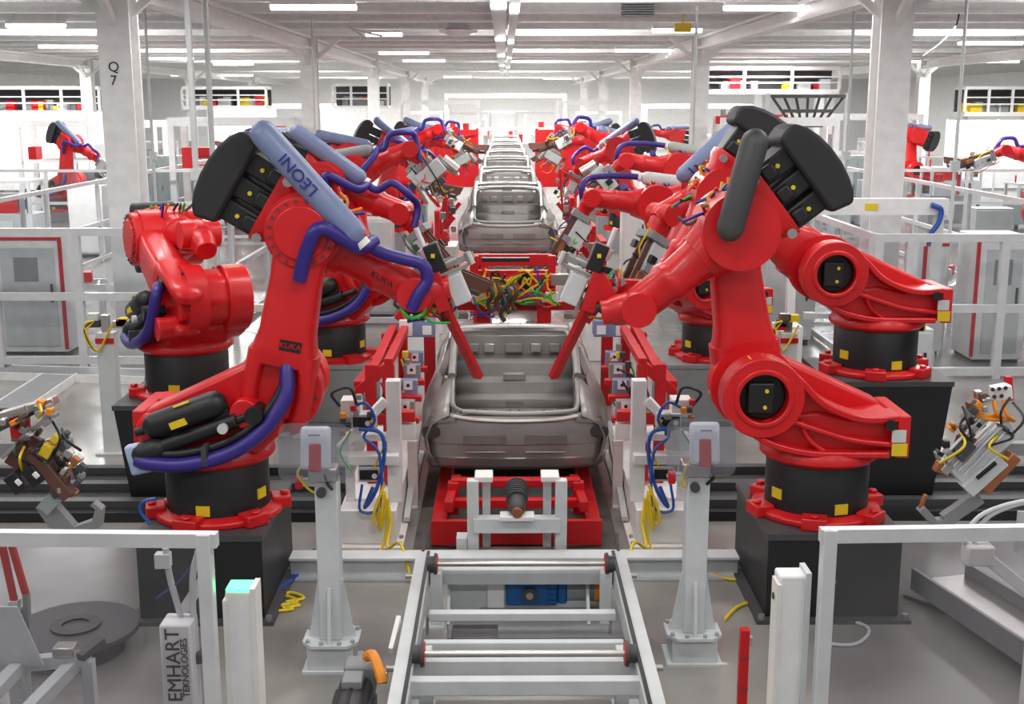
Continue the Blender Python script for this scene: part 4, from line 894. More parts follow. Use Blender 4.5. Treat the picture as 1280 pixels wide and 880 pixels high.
rb('robot at the right edge of the picture beyond the aisle fence', 13.8, 30.0, .3, 175, 0, 15, 'gun', -20, n=18)
rb('tiny distant robot right of the second right column', 8.2, 53.5, .3, 180, 10, 10, 'gun', -20, n=12)

# ------------------------------------------------------------------ guard fences of aluminium profile and clear sheet
def fence(label, p0, p1, z1, posts, mids=(), z0=.12, w_=.09, panel=True, group='aluminium guard fences', pm=None, end=True):
    p0, p1 = Vector((p0[0], p0[1], 0)), Vector((p1[0], p1[1], 0)); mid = (p0 + p1) / 2
    t = thing('guard_fence', label, 'fence', mid, 0, group); a, b = p0 - mid, p1 - mid; Zv = Vector((0, 0, 1))
    L = (b - a)
    for f_ in posts: c = a + L * f_; MB().bar(c, c + Zv * z1, w_, w_, (0, 1, 0)).build('post', ALU, t, bevel=.006 if w_ < .08 else 0)
    for z in [z1 - w_ / 2] + list(mids) + [z0]: MB().bar(a + Zv * z, b + Zv * z, w_ * .8, w_).build('rail', ALU, t)
    if panel:
        ps = sorted(posts)
        for f0, f1 in zip(ps, ps[1:]):
            MB().bar(a + L * f0 + Zv * (z0 + z1) / 2, a + L * f1 + Zv * (z0 + z1) / 2, .008, z1 - z0).build('clear_panel', pm or CLR, t)
    return t
fence('front left guard fence panel with clear sheet and white feeder behind it', (-3.4, 5.22), (-1.41, 5.16), 2.1, (0, .97), (), .1, .065, pm=TNT)
fence('front right guard fence panel with clear sheet beside red bollard', (1.335, 5.2), (3.4, 5.27), 2.1, (.02, 1), (), .1, .065, pm=TNT)
fence('rear left guard fence of three bays behind the turned robot', (-8.9, 18.3), (-5.0, 18.3), 2.15, (0, .25, .58, 1), (1.1,), .1, .115)
fence('rear right guard fence of wide bays behind the tall tapered pedestal', (5.35, 17.4), (9.2, 17.4), 2.15, (0, .12, .48, .66, 1), (1.05,), .1, .115)
fence('short left guard fence between the nearest robot arm and second car', (-3.9, 21.8), (-1.85, 21.8), 2.14, (0, .5, 1), (), .1, .1)
fence('short right guard fence beyond the pale beam', (4.6, 22.2), (6.6, 22.2), 2.14, (0, .5, 1), (1.1,), .1, .1)
fence('long slanted aisle fence on the left', (-10.5, 17), (-10.5, 46), 2.1, (0, .12, .24, .36, .48, .6, .72, .84, 1), (1.0,), .1, .09)
fence('long slanted aisle fence on the right', (10.5, 17), (10.5, 46), 2.1, (0, .12, .24, .36, .48, .6, .72, .84, 1), (1.0,), .1, .09)
fence('cross fence far left, in front of the far left robot', (-16, 26.3), (-10.6, 26.3), 2.1, (0, .25, .5, .75, 1), (1.1,), .1, .08)
fence('cross fence far right, in front of the right edge robot', (10.6, 22.8), (16, 22.8), 2.1, (0, .25, .5, .75, 1), (1.1,), .1, .08)
fence('distant cross fence left, behind grey cabinets', (-16, 36), (-4.5, 36), 2.1, (0, .2, .4, .6, .8, 1), (1.1,), .1, .08)
fence('distant cross fence right, behind grey cabinets', (4.5, 36), (16, 36), 2.1, (0, .2, .4, .6, .8, 1), (1.1,), .1, .08)
fence('side fence running back on the left, right of lettered column', (-5.0, 18.4), (-5.0, 34), 2.15, (0, .2, .4, .6, .8, 1), (1.1,), .1, .1)
fence('side fence running back on the right, left of big column', (5.3, 17.5), (5.3, 34), 2.15, (0, .2, .4, .6, .8, 1), (1.1,), .1, .1)
# light curtain housings at the ends of the front fences
def curtain(s):
    nm = 'left' if s < 0 else 'right'
    t = thing('light_curtain', 'white upright light curtain housing at the end of the %s front fence' % nm, 'safety sensor', (s * (1.345 if s < 0 else 1.235), 5.30, 0), 0, 'light curtain housings')
    zt = 1.78 if s < 0 else 1.85
    MB().bb(-.065, .065, -.06, .06, .02, zt).build('housing', WHT, t, bevel=.012)
    MB().bb(-.075, -.055, -.07, .05, .02, zt - .04).build('side_profile', CRM, t); MB().bb(.055, .078, -.075, .06, .02, zt + .02).build('side_profile', CRM if s < 0 else LGR, t)
    MB().bb(-.10, .10, -.10, .10, 0, .02).build('foot', LGR, t)
    if s < 0: MB().bb(-.06, .06, -.055, .055, zt, zt + .012).build('green_lamp', LED, t)
    else: MB().cyl((-.076, -.0, zt - .12), (-.082, 0, zt - .12), .016, n=10).build('screw_cap', DGR, t)
curtain(-1); curtain(1)
m_ = MB(); p = atz(924, 885, 0)
t = thing('red_bollard', 'slim bright red post standing on the floor right of the conveyor', 'post', (1.47, 7.35, 0))
MB().bb(-.03, .03, -.03, .03, 0, .62).build('post', SRED, t, bevel=.004); 
for z in (.2, .42): MB().bb(-.032, .032, -.032, .032, z, z + .006).build('joint_line', DGR, t)
MB().bb(.03, .055, -.01, .03, .50, .56).build('switch', CAB, t); MB().bb(-.06, .06, -.06, .06, 0, .012).build('foot', SRED, t)

# ------------------------------------------------------------------ weld guns docked at both sides, feeder, stands near the front
def dock_gun(s):
    nm = 'left' if s < 0 else 'right'
    Y = 7.5
    t = thing('weld_gun', ('spot weld gun with brown plates and yellow block, docked at the left edge' if s < 0 else 'spot weld gun with ribbed grey transformer and orange cables, docked at the right edge'), 'weld gun', (aty(50 if s < 0 else 1225, 560, Y).x, Y, 0))
    Q = lambda px, py, dy=0: aty(px, py, Y + dy)
    def slab(name, m, a, b, w_, d, dy=0): 
        p0, p1 = Q(*a, dy), Q(*b, dy); return MB().bar(p0, p1, d, w_, (p1 - p0).cross(Vector((0, 1, 0)))).build(name, m, t, True, bevel=.006)
    if s < 0:
        slab('brown_plate', BRN, (20, 585), (45, 545), .16, .05); slab('brown_plate', BRN, (42, 565), (88, 620), .08, .10, -.1); slab('rail', STL, (2, 572), (65, 515), .03, .03, -.05); slab('red_mount', SRED, (24, 517), (27, 548), .10, .10, .05)
        slab('yellow_block', YEL, (55, 570), (63, 556), .07, .06, -.12); slab('cylinder', STL, (62, 548), (85, 600), .07, .07, 0.02)
        for a, b in (((14, 592), (30, 612)), ((36, 583), (52, 603))): slab('actuator', BLK, a, b, .09, .1, -.12); slab('white_label', WHT, ((a[0] + b[0]) / 2 - 2, (a[1] + b[1]) / 2 - 2), ((a[0] + b[0]) / 2 + 4, (a[1] + b[1]) / 2 + 4), .035, .01, -.18)
        slab('gun_body', CAB, (56, 636), (78, 612), .09, .10, -.05); MB().cyl(Q(86, 608), Q(94, 618), .035, n=12).build('electrode', COP, t, True)
        o_ = MB(); o_.prism([(q.x, q.z) for q in (Q(48, 632), Q(70, 626), (Q(96, 656)), Q(118, 648), Q(122, 634), Q(116, 629), Q(120, 626), Q(130, 634), Q(128, 656), Q(104, 664), Q(70, 664))], (-t.location.x * 0, 0, 0), (1, 0, 0), (0, 0, 1), (0, 1, 0), Y - .05, Y + .03); o_.build('c_frame', GRY, t, True)
        slab('bracket_arm', DGR, (-10, 540), (60, 505), .04, .06, .05); slab('valve_rail', STL, (0, 520), (70, 500), .05, .1, .02)
        spots = [(20 + 72 * f_ + 22 * g_, 512 + 95 * f_ - 17 * g_) for f_, g_ in ((random.random(), random.uniform(-1, 1.2)) for _ in range(46))]
        for k in range(5): slab('terminal', (YEL, DGR, STL, COP, DGR)[k], (66 + 8 * k, 545 + 9 * k), (74 + 8 * k, 552 + 9 * k), .05, .05, -.13)
        hold = [(-80, 560), (5, 560)]
    else:
        slab('transformer', ALU, (1190, 592), (1262, 530), .15, .14, -.03)
        for k in range(5): a = Vector((-8 + 9 * k * .72, -8 + 9 * k * .62)); slab('cooling_fin', LGR, (1186 + a.x, 580 + a.y), (1240 + a.x, 524 + a.y), .012, .03, -.115)
        slab('label_panel', LGR, (1206, 612), (1250, 572), .10, .12, -.08); slab('black_cover', BLK, (1221, 598), (1245, 578), .03, .01, -.15); slab('copper_bar', COP, (1228, 612), (1268, 568), .07, .10, -.08)
        slab('gun_arm', BRN if False else GRY, (1224, 620), (1180, 650), .09, .07); slab('gun_arm', GRY, (1186, 652), (1164, 654), .06, .07); slab('gun_arm', GRY, (1168, 654), (1150, 634), .05, .07); slab('electrode', COP, (1150, 636), (1157, 618), .025, .03)
        slab('actuator', DGR, (1195, 570), (1212, 552), .08, .1, -.1); slab('cylinder', STL, (1205, 548), (1226, 520), .07, .07, -.08); slab('cylinder', STL, (1178, 590), (1200, 566), .06, .06, -.08); slab('electrode', COP, (1172, 590), (1178, 578), .07, .06, -.06)
        b_ = slab('valve_island', WHT, (1240, 492), (1262, 488), .09, .1, -.05)
        for q in ((1241, 487), (1249, 486), (1257, 485), (1243, 496), (1252, 495)): MB().cyl(Q(*q, -.1), Q(*q, -.115), .013, n=10).build('port', BLK, b_, True)
        for a, b in (((1242, 500), (1256, 524)), ((1254, 500), (1268, 526)), ((1208, 512), (1266, 525)), ((1210, 508), (1250, 520))): MB().tube([Q(*a, -.1), Q((a[0] + b[0]) / 2 - 3, (a[1] + b[1]) / 2 + 5, -.13), Q(*b, -.1)], .013, 8).build('cable', ORA, t, True)
        slab('red_mount', SRED, (1262, 500), (1260, 470), .04, .05, 0); spots = [(1242 - 58 * f_ - 16 * g_, 500 + 88 * f_ - 12 * g_) for f_, g_ in ((random.random(), random.uniform(-.2, 1.3)) for _ in range(40))]
        hold = [(1275, 560), (1500, 560)]
    for k, q in enumerate(spots): slab('fitting', (DGR, STL, BLK, GRY, ORA, BRN)[k % 6], q, (q[0] + random.uniform(3, 9), q[1] + random.uniform(-8, 8)), random.uniform(.025, .06), .06, -.1 + random.uniform(-.03, .06))
    for k in range(8):
        a = (random.uniform(10, 80), random.uniform(505, 560)) if s < 0 else (random.uniform(1190, 1270), random.uniform(495, 545)); b = (a[0] + random.uniform(-25, 25), a[1] + random.uniform(0, 50))
        MB().tube([Q(*a, -.1), Q(a[0] + random.uniform(-15, 15), (a[1] + b[1]) / 2, -.2), Q(*b, -.12)], .009, 6).build('cable', (BLK, DGR, BLK, YEL)[k % 4], t, True)
    # its docking stand, mostly outside the frame
    px = hold[0][0] if s < 0 else hold[1][0]; c = Q(px, 560)
    MB().bar(Vector((c.x, Y + .08, 0)), Vector((c.x, Y + .08, c.z + .15)), .14).build('dock_post', GRY, t, True); MB().bar(Q(px, 560, .08), Q(25 if s < 0 else 1240, 560, .08), .08).build('dock_arm', GRY, t, True)
    MB().box((c.x, Y + .08, .01), (.4, .4, .02)).build('dock_foot', GRY, t, True)
dock_gun(-1); dock_gun(1)
# feeder behind the front left clear panel
a = aty(222, 775, 6.2)
t = thing('stud_feeder', 'white upright stud feeder box with black lettering behind the front left panel', 'feeder', (a.x, 6.2, 0))
MB().bb(-.085, .085, -.07, .10, .35, a.z).build('box', WHT, t, bevel=.012)
text('EMHART', .112, (a.x - .012, 6.2 - .073, a.z - .235), face((0, 0, 1), (-1, 0, 0)), BLK, t, 'lettering')
text('TEKNOLOGIES', .053, (a.x + .048, 6.2 - .073, a.z - .25), face((0, 0, 1), (-1, 0, 0)), BLK, t, 'lettering')
MB().bb(-.05, .05, -.05, .05, 0, .35).build('stand', LGR, t); MB().bb(-.15, .15, -.15, .15, 0, .02).build('foot', LGR, t)
W_ = lambda px, py, y=6.25: aty(px, py, y)
MB().tube([W_(207, 685), W_(212, 720), W_(226, 770), W_(238, 815), W_(243, 850), W_(240, 885)], .018, 10).build('white_hose', LGR, t, True)
MB().tube([W_(248, 688), W_(241, 720), W_(242, 780), W_(246, 820), W_(246, 885)], .018, 10).build('white_hose', LGR, t, True)
MB().bar(W_(228, 765, 6.35), W_(262, 712, 6.35), .05, .06).build('support_arm', CRM, t, True); MB().box(W_(243, 820), (.10, .08, .07)).build('hose_clip', BLK, t, True, bevel=.01)
MB().box(W_(204, 700), (.08, .06, .08)).build('reflector', WHT, t, True)
MB().tube([W_(252, 690), W_(225, 725), W_(195, 748)], .007, 6).build('purple_wire', PUR, t, True)
MB().bar(W_(262, 712, 6.35), Vector((W_(262, 712, 6.35).x, 6.35, 0)), .04).build('pole', LGR, t, True)
# grey tool stand with two red bars
c = aty(20, 800, 6.3)
t = thing('tool_stand', 'light grey tool stand with two slanted red bars at lower left', 'stand', (c.x, 6.3, 0))
W_ = lambda px, py, y=6.3: aty(px, py, y)
MB().bar((0, 0, 0), Vector((0, 0, W_(20, 760).z)), .11, .09).build('post', LGR, t, bevel=.008); MB().box((0, 0, .01), (.35, .35, .02)).build('foot', LGR, t)
MB().prism([(-.05, .35), (-.17, 0), (.17, 0), (.05, .35)], (0, -.055, W_(20, 815).z - .05), (1, 0, 0), (0, 0, 1), (0, 1, 0), -.012, .0).build('gusset_plate', LGR, t)
MB().bar(W_(-30, 835), W_(112, 822), .07, .07).build('cross_arm', LGR, t, True); MB().bar(W_(95, 828, 6.3), W_(20, 905, 5.9), .07).build('brace', LGR, t, True); MB().bar(W_(28, 828, 6.3), W_(-20, 880, 5.9), .07).build('brace', LGR, t, True); MB().bar(W_(110, 825, 6.3), Vector((W_(110, 825).x, 6.3, 0)), .06).build('leg', LGR, t, True)
for a_, b_ in (((2, 678), (18, 752)), ((14, 680), (33, 745))): MB().bar(W_(*a_), W_(*b_), .03, .03).build('red_bar', SRED, t, True)
MB().bar(W_(18, 750), W_(20, 790), .06, .05).build('bar_holder', LGR, t, True); MB().bar(W_(33, 742), W_(35, 800), .04, .03).build('bar_holder', GRY, t, True); MB().bar(W_(35, 800), W_(20, 815), .03).build('bar_holder', GRY, t, True)
MB().box(W_(82, 812), (.12, .1, .06)).build('steel_block', STL, t, True, bevel=.008)
MB().bar(W_(100, 822, 6.25), W_(128, 800, 6.4), .05, .04).build('steel_block', DGR, t, True)
# black disc table and dark plate on the floor at left
p = aty(45, 790, 8.2)
t = thing('round_table_unit', 'dark round perforated turntable on the floor behind the front left panel', 'turntable', (-3.3, 8.35, 0))
MB().cyl((0, 0, 0), (0, 0, .16), .34, n=32).build('base', DGR, t); MB().cyl((0, 0, .16), (0, 0, .20), .46, n=40).build('disc', DGR, t, bevel=.006); MB().ring((0, 0, .2), (0, 0, .215), .18, .1, 30).build('centre_ring', BLK, t)
# trough and white swing arm behind the front right panel
t = thing('steel_trough', 'long dark steel trough slanting across the floor behind the front right panel', 'trough', (3.6, 8.0, 0))
a, b = Vector((-.12, 1.3, .16)), Vector((.42, -.9, .16)); d_ = (b - a).normalized(); n_ = Vector((-d_.y, d_.x, 0))
MB().bar(a, b, .50, .03).build('tray', STL, t)
for sg in (-1, 1): MB().bar(a + n_ * .25 * sg + Vector((0, 0, .03)), b + n_ * .25 * sg + Vector((0, 0, .03)), .03, .18).build('side_plate', GRY, t)
for q in (a, b): MB().bar(q + Vector((0, 0, -.16)), q, .1).build('leg', GRY, t)
W_ = lambda px, py, y=6.6: aty(px, py, y)
c = W_(1300, 760)
t = thing('swing_arm', 'white square swing arm with hoses behind the front right panel', 'arm', (c.x, 6.6, 0))
MB().bar((0, 0, 0), Vector((0, 0, W_(1300, 745).z + .05)), .10).build('post', WHT, t); MB().bar(W_(1225, 690), W_(1300, 752), .07, .07).build('arm', WHT, t, True, bevel=.006); MB().box((0, 0, .01), (.3, .3, .02)).build('foot', LGR, t)
MB().box(W_(1222, 692), (.16, .12, .12)).build('head_block', CRM, t, True, bevel=.012)
for dx in (0, 12): MB().tube([W_(1208 + dx, 682), W_(1206 + dx, 670), W_(1225 + dx, 645), W_(1262 + dx, 630), W_(1310, 622 + dx / 3)], .014, 8).build('white_hose', LGR, t, True)
MB().bar((0, 0, W_(1300, 620).z), (0, 0, 0), .03).build('hose_pole', LGR, t)
MB().prism([(0, .0), (0, .25), (.12, .25), (.12, .06)], W_(1268, 690), (1, 0, 0), (0, 0, 1), (0, 1, 0), -.01, .01).build('end_bracket', LGR, t, True)
# floor trays at left, cables on the floor
t = thing('cable_tray', 'flat T shaped grey steel cable tray on the floor at the left', 'tray', (-6.4, 16.2, 0))
a, b, c, d_ = atz(5, 470), atz(190, 476), atz(75, 476), atz(10, 520)
for nm, p0, p1 in (('tray_arm', a, b), ('tray_stem', c, d_)):
    MB().bar(p0 + Vector((0, 0, .10)), p1 + Vector((0, 0, .10)), .50, .02).build(nm, GRY, t, True); dd = (p1 - p0).normalized(); nn_ = Vector((-dd.y, dd.x, 0)) * .25
    for sg in (-1, 1): MB().bar(p0 + nn_ * sg + Vector((0, 0, .06)), p1 + nn_ * sg + Vector((0, 0, .06)), .02, .12).build('tray_side', WHT, t, True)
for k, (lab, pts, m) in enumerate((('loose yellow cables on the floor right of the nearest left pedestal', [(338, 752), (355, 745), (372, 752), (350, 757), (366, 761), (345, 764)], YEL), ('blue hoses at the foot of the nearest left pedestal', [(345, 740), (365, 722), (378, 700), (385, 690)], BLU), ('yellow cables on the floor by the nearest right pedestal', [(890, 718), (915, 724), (942, 722)], YEL),
                                   ('second yellow cable curling near the nearest right pedestal', [(905, 775), (920, 760), (935, 754), (948, 757)], YEL), ('blue hoses beside the nearest right pedestal', [(902, 690), (915, 705), (930, 712), (942, 714)], BLU), ('pale cable loop on the floor behind the right panel', [(1000, 768), (1040, 770), (1085, 785), (1070, 805), (1030, 803), (1022, 790), (1045, 775)], LGR),
                                   ('black cable trailing over the floor beside the steel trough', [(1130, 745), (1180, 762), (1215, 770), (1270, 772)], BLK), ('thin blue hose left of the nearest left robot', [(188, 655), (176, 640), (178, 628), (195, 623)], BLU))):
    P_ = [atz(px, py, .015) for px, py in pts] if k not in (7,) else [aty(px, py, 9.0) for px, py in pts]
    if k in (1, 4): P_ = [atz(px, py, .02) for px, py in pts]
    mb_ = MB(); mb_.tube(P_, .014, 6, 6)
    if k in (0, 1, 4): mb_.tube([q + Vector((.04, .07, 0)) for q in P_], .014, 6, 6)
    tag(mb_.build('floor_cable' if k != 7 else 'air_hose', m), lab, 'cable')

# ------------------------------------------------------------------ cabinets, enclosures, racks and machines in the bays behind
def cabinet(label, X, Y, w_, d, h, m=CAB, style='cab', group='control cabinets in the bays'):
    t = thing('control_cabinet', label, 'cabinet', (X, Y, 0), 0, group)
    MB().bb(-w_ / 2, w_ / 2, -d / 2, d / 2, .1, h).build('body', m, t, bevel=.01); MB().bb(-w_ / 2 + .04, w_ / 2 - .04, -d / 2 + .04, d / 2 - .04, 0, .1).build('plinth', DGR, t)
    nd = 2 if w_ > .9 else 1
    for k in range(nd):
        x0 = -w_ / 2 + .03 + k * (w_ - .06) / nd; x1 = x0 + (w_ - .06) / nd - .015
        dr = MB().bb(x0, x1, -d / 2 - .02, -d / 2, .15, h - .05).build('door', m, t, bevel=.006)
        MB().bb(x1 - .08, x1 - .05, -d / 2 - .05, -d / 2 - .02, h * .5, h * .5 + .18).build('handle', BLK, dr)
        if style == 'cab': MB().lathe([(0, 0), (.09, 0), (0, .01)], (x0 + (x1 - x0) * .5, -d / 2 - .021, h * .8), (0, -1, 0), 3).build('warning_label', YEL, dr)
    return t
C_ = [('tall grey green control cabinet just right of the lettered column', 212, 273, 41.0, .95, .6, CAB), ('shorter pale grey cabinet beside the tall one at the lettered column', 184, 300, 39.8, .62, .5, CAB), ('grey cabinet with warning mark far left, left of a pair', 29, 205, 74.0, 1.05, .5, CAB), ('grey cabinet with warning mark far left, right of a pair', 52, 205, 74.0, 1.15, .5, CAB),
      ('tall grey cabinet left of the big right column', 1066, 250, 41.0, .95, .5, CAB), ('pale shorter cabinet left of the big right column', 1082, 262, 39.8, .55, .5, LGR), ('white cabinet with dark slot behind the rear right robot', 1050, 262, 40.0, .6, .5, WHT), ('white narrow cabinet right of the dark robot head', 1006, 262, 39.5, .5, .5, WHT), ('grey cabinet partly behind the dark robot head', 975, 250, 41.5, .9, .5, CAB),
      ('white cabinet right of the second left column', 418, 240, 31.0, .7, .5, WHT), ('grey cabinet left of the row, behind the short left fence', 412, 285, 27.2, .8, .6, CAB), ('white cabinet behind the short left fence', 465, 290, 22.7, .8, .6, WHT), ('small grey cabinet at the foot of the second left robots', 520, 300, 22.8, .45, .4, LGR),
      ('white cabinet behind the short right fence', 800, 285, 25.5, .8, .6, WHT), ('grey cabinet behind the short right fence', 840, 280, 27.0, .7, .6, CAB), ('white console close behind the box beam', 982, 330, 20.2, .8, .7, LGR), ('white desk cabinet in front of the box beam', 985, 385, 16.4, .35, .4, WHT),
      ('white control box on the right beyond the tapered pedestal', 1140, 440, 16.2, .42, .4, LGR), ('pale cabinet in the far left aisle', 110, 250, 32.0, .9, .5, WHT), ('pale cabinet beyond the right aisle fence', 1240, 250, 29.0, .9, .5, LGR)]
for lab, px, py, Y, w_, d, m in C_:
    p = aty(px, py, Y); h = {CAB: 2.0, LGR: 1.55, WHT: 1.9}[m]
    if 'tall' in lab: h = 2.3
    if 'small' in lab or 'desk' in lab or 'box on' in lab: h = 1.0
    cabinet(lab, p.x, Y, w_, d, h, m, 'cab' if m is CAB else 'plain')
def enclosure(label, X, Y, w_, d, h, red=True):
    t = thing('machine_enclosure', label, 'machine', (X, Y, 0), 0, 'white machine enclosures')
    MB().bb(-w_ / 2, w_ / 2, -d / 2, d / 2, .05, h).build('body', WHT, t, bevel=.015); MB().bb(-w_ / 2 + .05, w_ / 2 - .05, -d / 2 + .05, d / 2 - .05, 0, .05).build('plinth', DGR, t)
    if red:
        MB().bb(-w_ / 2 - .01, w_ / 2 + .01, -d / 2 - .012, -d / 2, h - .08, h - .03).build('red_edge', SRED, t); s = 1 if X < 0 else -1
        MB().bb(s * w_ / 2 - .05, s * w_ / 2 + .012, -d / 2 - .012, -d / 2, .1, h - .08).build('red_edge', SRED, t)
    dr = MB().bb(-w_ / 2 + .12, w_ / 2 - .12, -d / 2 - .02, -d / 2, .15, h - .2).build('door', LGR, t, bevel=.008); MB().bb(w_ / 2 - .2, w_ / 2 - .17, -d / 2 - .05, -d / 2 - .02, h * .45, h * .6).build('handle', DGR, dr)
    MB().bb(-w_ * .2, w_ * .15, -d / 2 - .026, -d / 2 - .02, h * .62, h * .82).build('window', GRY, dr)
enclosure('white machine enclosure with red edge behind the rear left fence', aty(48, 400, 19.4).x, 19.6, 1.1, .9, 1.95)
enclosure('white machine enclosure with red edge behind the rear right fence', aty(1245, 400, 18.6).x, 18.9, .8, .9, 2.0)
enclosure('white enclosure with red edge just right of the tapered pedestal', aty(1170, 380, 19).x, 19.4, .35, .6, 1.85)
def conveyor_table(label, X, Y, L, rz, h=.9):
    t = thing('roller_table', label, 'conveyor', (X, Y, 0), rz, 'roller tables in the bays')
    for s in (-1, 1):
        MB().bb(-L / 2, L / 2, s * .35 - .03, s * .35 + .03, h - .1, h).build('side_rail', ALU, t)
        for x in (-L / 2 + .1, L / 2 - .1): MB().bb(x - .04, x + .04, s * .35 - .04, s * .35 + .04, 0, h - .1).build('leg', ALU, t)
    for k in range(8): x = -L / 2 + .15 + k * (L - .3) / 7; MB().cyl((x, -.33, h - .05), (x, .33, h - .05), .035, n=10).build('roller', STL, t)
    for k in range(3): MB().box((-L / 3 + k * L / 3, 0, h + .10), (.25, .3, .18)).build('fixture_block', (WHT, GRY, SRED)[k], t, bevel=.01)
conveyor_table('roller table with grey blocks left, behind the white red edged enclosure', aty(105, 380, 20.5).x - .9, 21.0, 2.2, R(15)); conveyor_table('roller table far left beyond the slanted fence', -13.5, 23.0, 2.5, R(5)); conveyor_table('roller table right of the tapered pedestal behind the fence', aty(1165, 420, 20).x + .6, 21.5, 1.6, R(60)); conveyor_table('roller table far right beyond the slanted fence', 13.6, 21.5, 2.5, R(-8))
# white post frame and sensor post behind the turned left robot
t = thing('white_gate_frame', 'white square tube frame behind the turned left robot', 'frame', (aty(295, 440, 14.2).x, 14.2, 0))
for x in (-.15, .70): MB().bb(x - .05, x + .05, -.05, .05, 0, 1.65).build('post', CRM, t)
MB().bb(-.2, .75, -.053, .053, 1.57, 1.653).build('top_beam', CRM, t); MB().box((.36, .1, .75), (.5, .4, .5)).build('machine_box', LGR, t, bevel=.015); MB().bar((.2, .1, .5), (.2, .1, 0), .1).build('leg', LGR, t); MB().bar((.5, .1, .5), (.5, .1, 0), .1).build('leg', LGR, t)
MB().bar((-.1, 0, .2), (.65, 0, .45), .06).build('brace', CRM, t)
for lab, px, Y in (('grey sensor post with yellow cables left of the turned robot', 133, 13.6), ('grey sensor post with white head right of the rear right robot', 1128, 14.3), ('grey sensor post with cables between the right robots', 985, 14.0)):
    p = aty(px, 415, Y); t = thing('sensor_post', lab, 'post', (p.x, Y, 0), 0, 'sensor posts behind the robots')
    MB().bb(-.10, .10, -.08, .08, 0, p.z).build('column', LGR, t, bevel=.008); MB().box((0, 0, .01), (.34, .34, .02)).build('foot', LGR, t); MB().bb(-.105, .105, -.09, -.08, p.z - .12, p.z - .06).build('red_band', SRED, t)
    for k in range(5): MB().box((random.uniform(-.15, .25), 0, p.z + random.uniform(.04, .2)), (.12, .1, .08)).build('sensor_block', (STL, DGR, YEL, LGR, SRED)[k], t)
    for k in range(3): MB().tube([(-.1, -.1, p.z + .15), (-.2, -.15, p.z + .05 * k), (-.08, -.12, p.z - .2), (.1, -.1, p.z + .1)], .012, 6).build('cable', (YEL, BLK, YEL)[k], t)
    MB().bb(-.04, .04, -.04, .04, p.z, p.z + .2).build('head', STL, t)
# overhead storage decks, far partitions and racks
def deck(label, px0, px1, py0, py1, Y, seed, goods=True):
    a, b = aty(px0, py1, Y), aty(px1, py0, Y); X = (a.x + b.x) / 2; hw = (b.x - a.x) / 2; rnd = random.Random(seed)
    t = thing('storage_deck', label, 'rack', (X, Y, 0), 0, 'raised storage decks in the distance')
    MB().bb(-hw, hw, .8, .9, a.z, b.z).build('back_panel', DGR, t); MB().bb(-hw, hw, -.6, .9, a.z - .2, a.z).build('floor_slab', WHT, t); MB().bb(-hw, hw, -.6, .9, b.z, b.z + .15).build('top_slab', WHT, t)
    n = max(3, int(hw * 2 / 1.6))
    for k in range(n + 1):
        x = -hw + 2 * hw * k / n; MB().bb(x - .06, x + .06, -.6, -.5, a.z, b.z).build('post', WHT, t)
    for f_ in (.35, .65): MB().bb(-hw, hw, -.6, -.54, a.z + (b.z - a.z) * f_ - .03, a.z + (b.z - a.z) * f_ + .03).build('rail', WHT, t)
    for k in range(2): x = (-1, 1)[k] * (hw - .2); MB().bb(x - .12, x + .12, -.2, .2, 0, a.z - .2).build('leg', WHT, t)
    if goods:
        g = {}
        for k in range(int(n * 5)):
            x = rnd.uniform(-hw + .3, hw - .3); z = a.z; s_ = rnd.uniform(.2, .5); g.setdefault(rnd.choice((0, 1, 2, 3, 3)), MB()).box((x, rnd.uniform(-.1, .4), z + s_ * .5), (rnd.uniform(.2, .6), .4, s_))
        for k, mb_ in g.items(): o = mb_.build('stored_goods', (SRED, YEL, LGR, GRY)[k], t); o['kind'] = 'stuff'
deck('dark raised storage deck behind white lattice, far left', -10, 128, 112, 138, 58, 1); deck('dark raised deck with crates between lettered column and pipes', 232, 335, 112, 132, 62, 2); deck('raised deck with red and yellow crates left of the centre', 418, 486, 108, 132, 64, 3); deck('dark raised deck with white railing behind the right columns', 868, 1046, 88, 112, 55, 4); deck('raised deck with crates at the far right', 1200, 1290, 112, 140, 60, 5)
def partition(label, px0, px1, py0, py1, Y):
    a, b = aty(px0, py1, Y), aty(px1, py0, Y); t = thing('partition_panel', label, 'partition', ((a.x + b.x) / 2, Y, 0), 0, 'white partitions in the distance'); hw = (b.x - a.x) / 2
    MB().bb(-hw, hw, 0, .08, .1, b.z).build('panel', WHT, t)
    for k in range(int(hw * 2 / 2.4) + 1): x = -hw + k * 2.4; MB().bb(x - .04, x + .04, -.04, 0, 0, b.z + .05).build('post', ALU, t)
partition('white partition wall far left under the raised deck', -20, 129, 140, 200, 56); partition('white partition between lettered column and second left column', 262, 345, 136, 180, 58); partition('white partition left of the centre line', 400, 500, 135, 180, 60); partition('white partition far right beyond the big right column', 1180, 1300, 150, 200, 57)
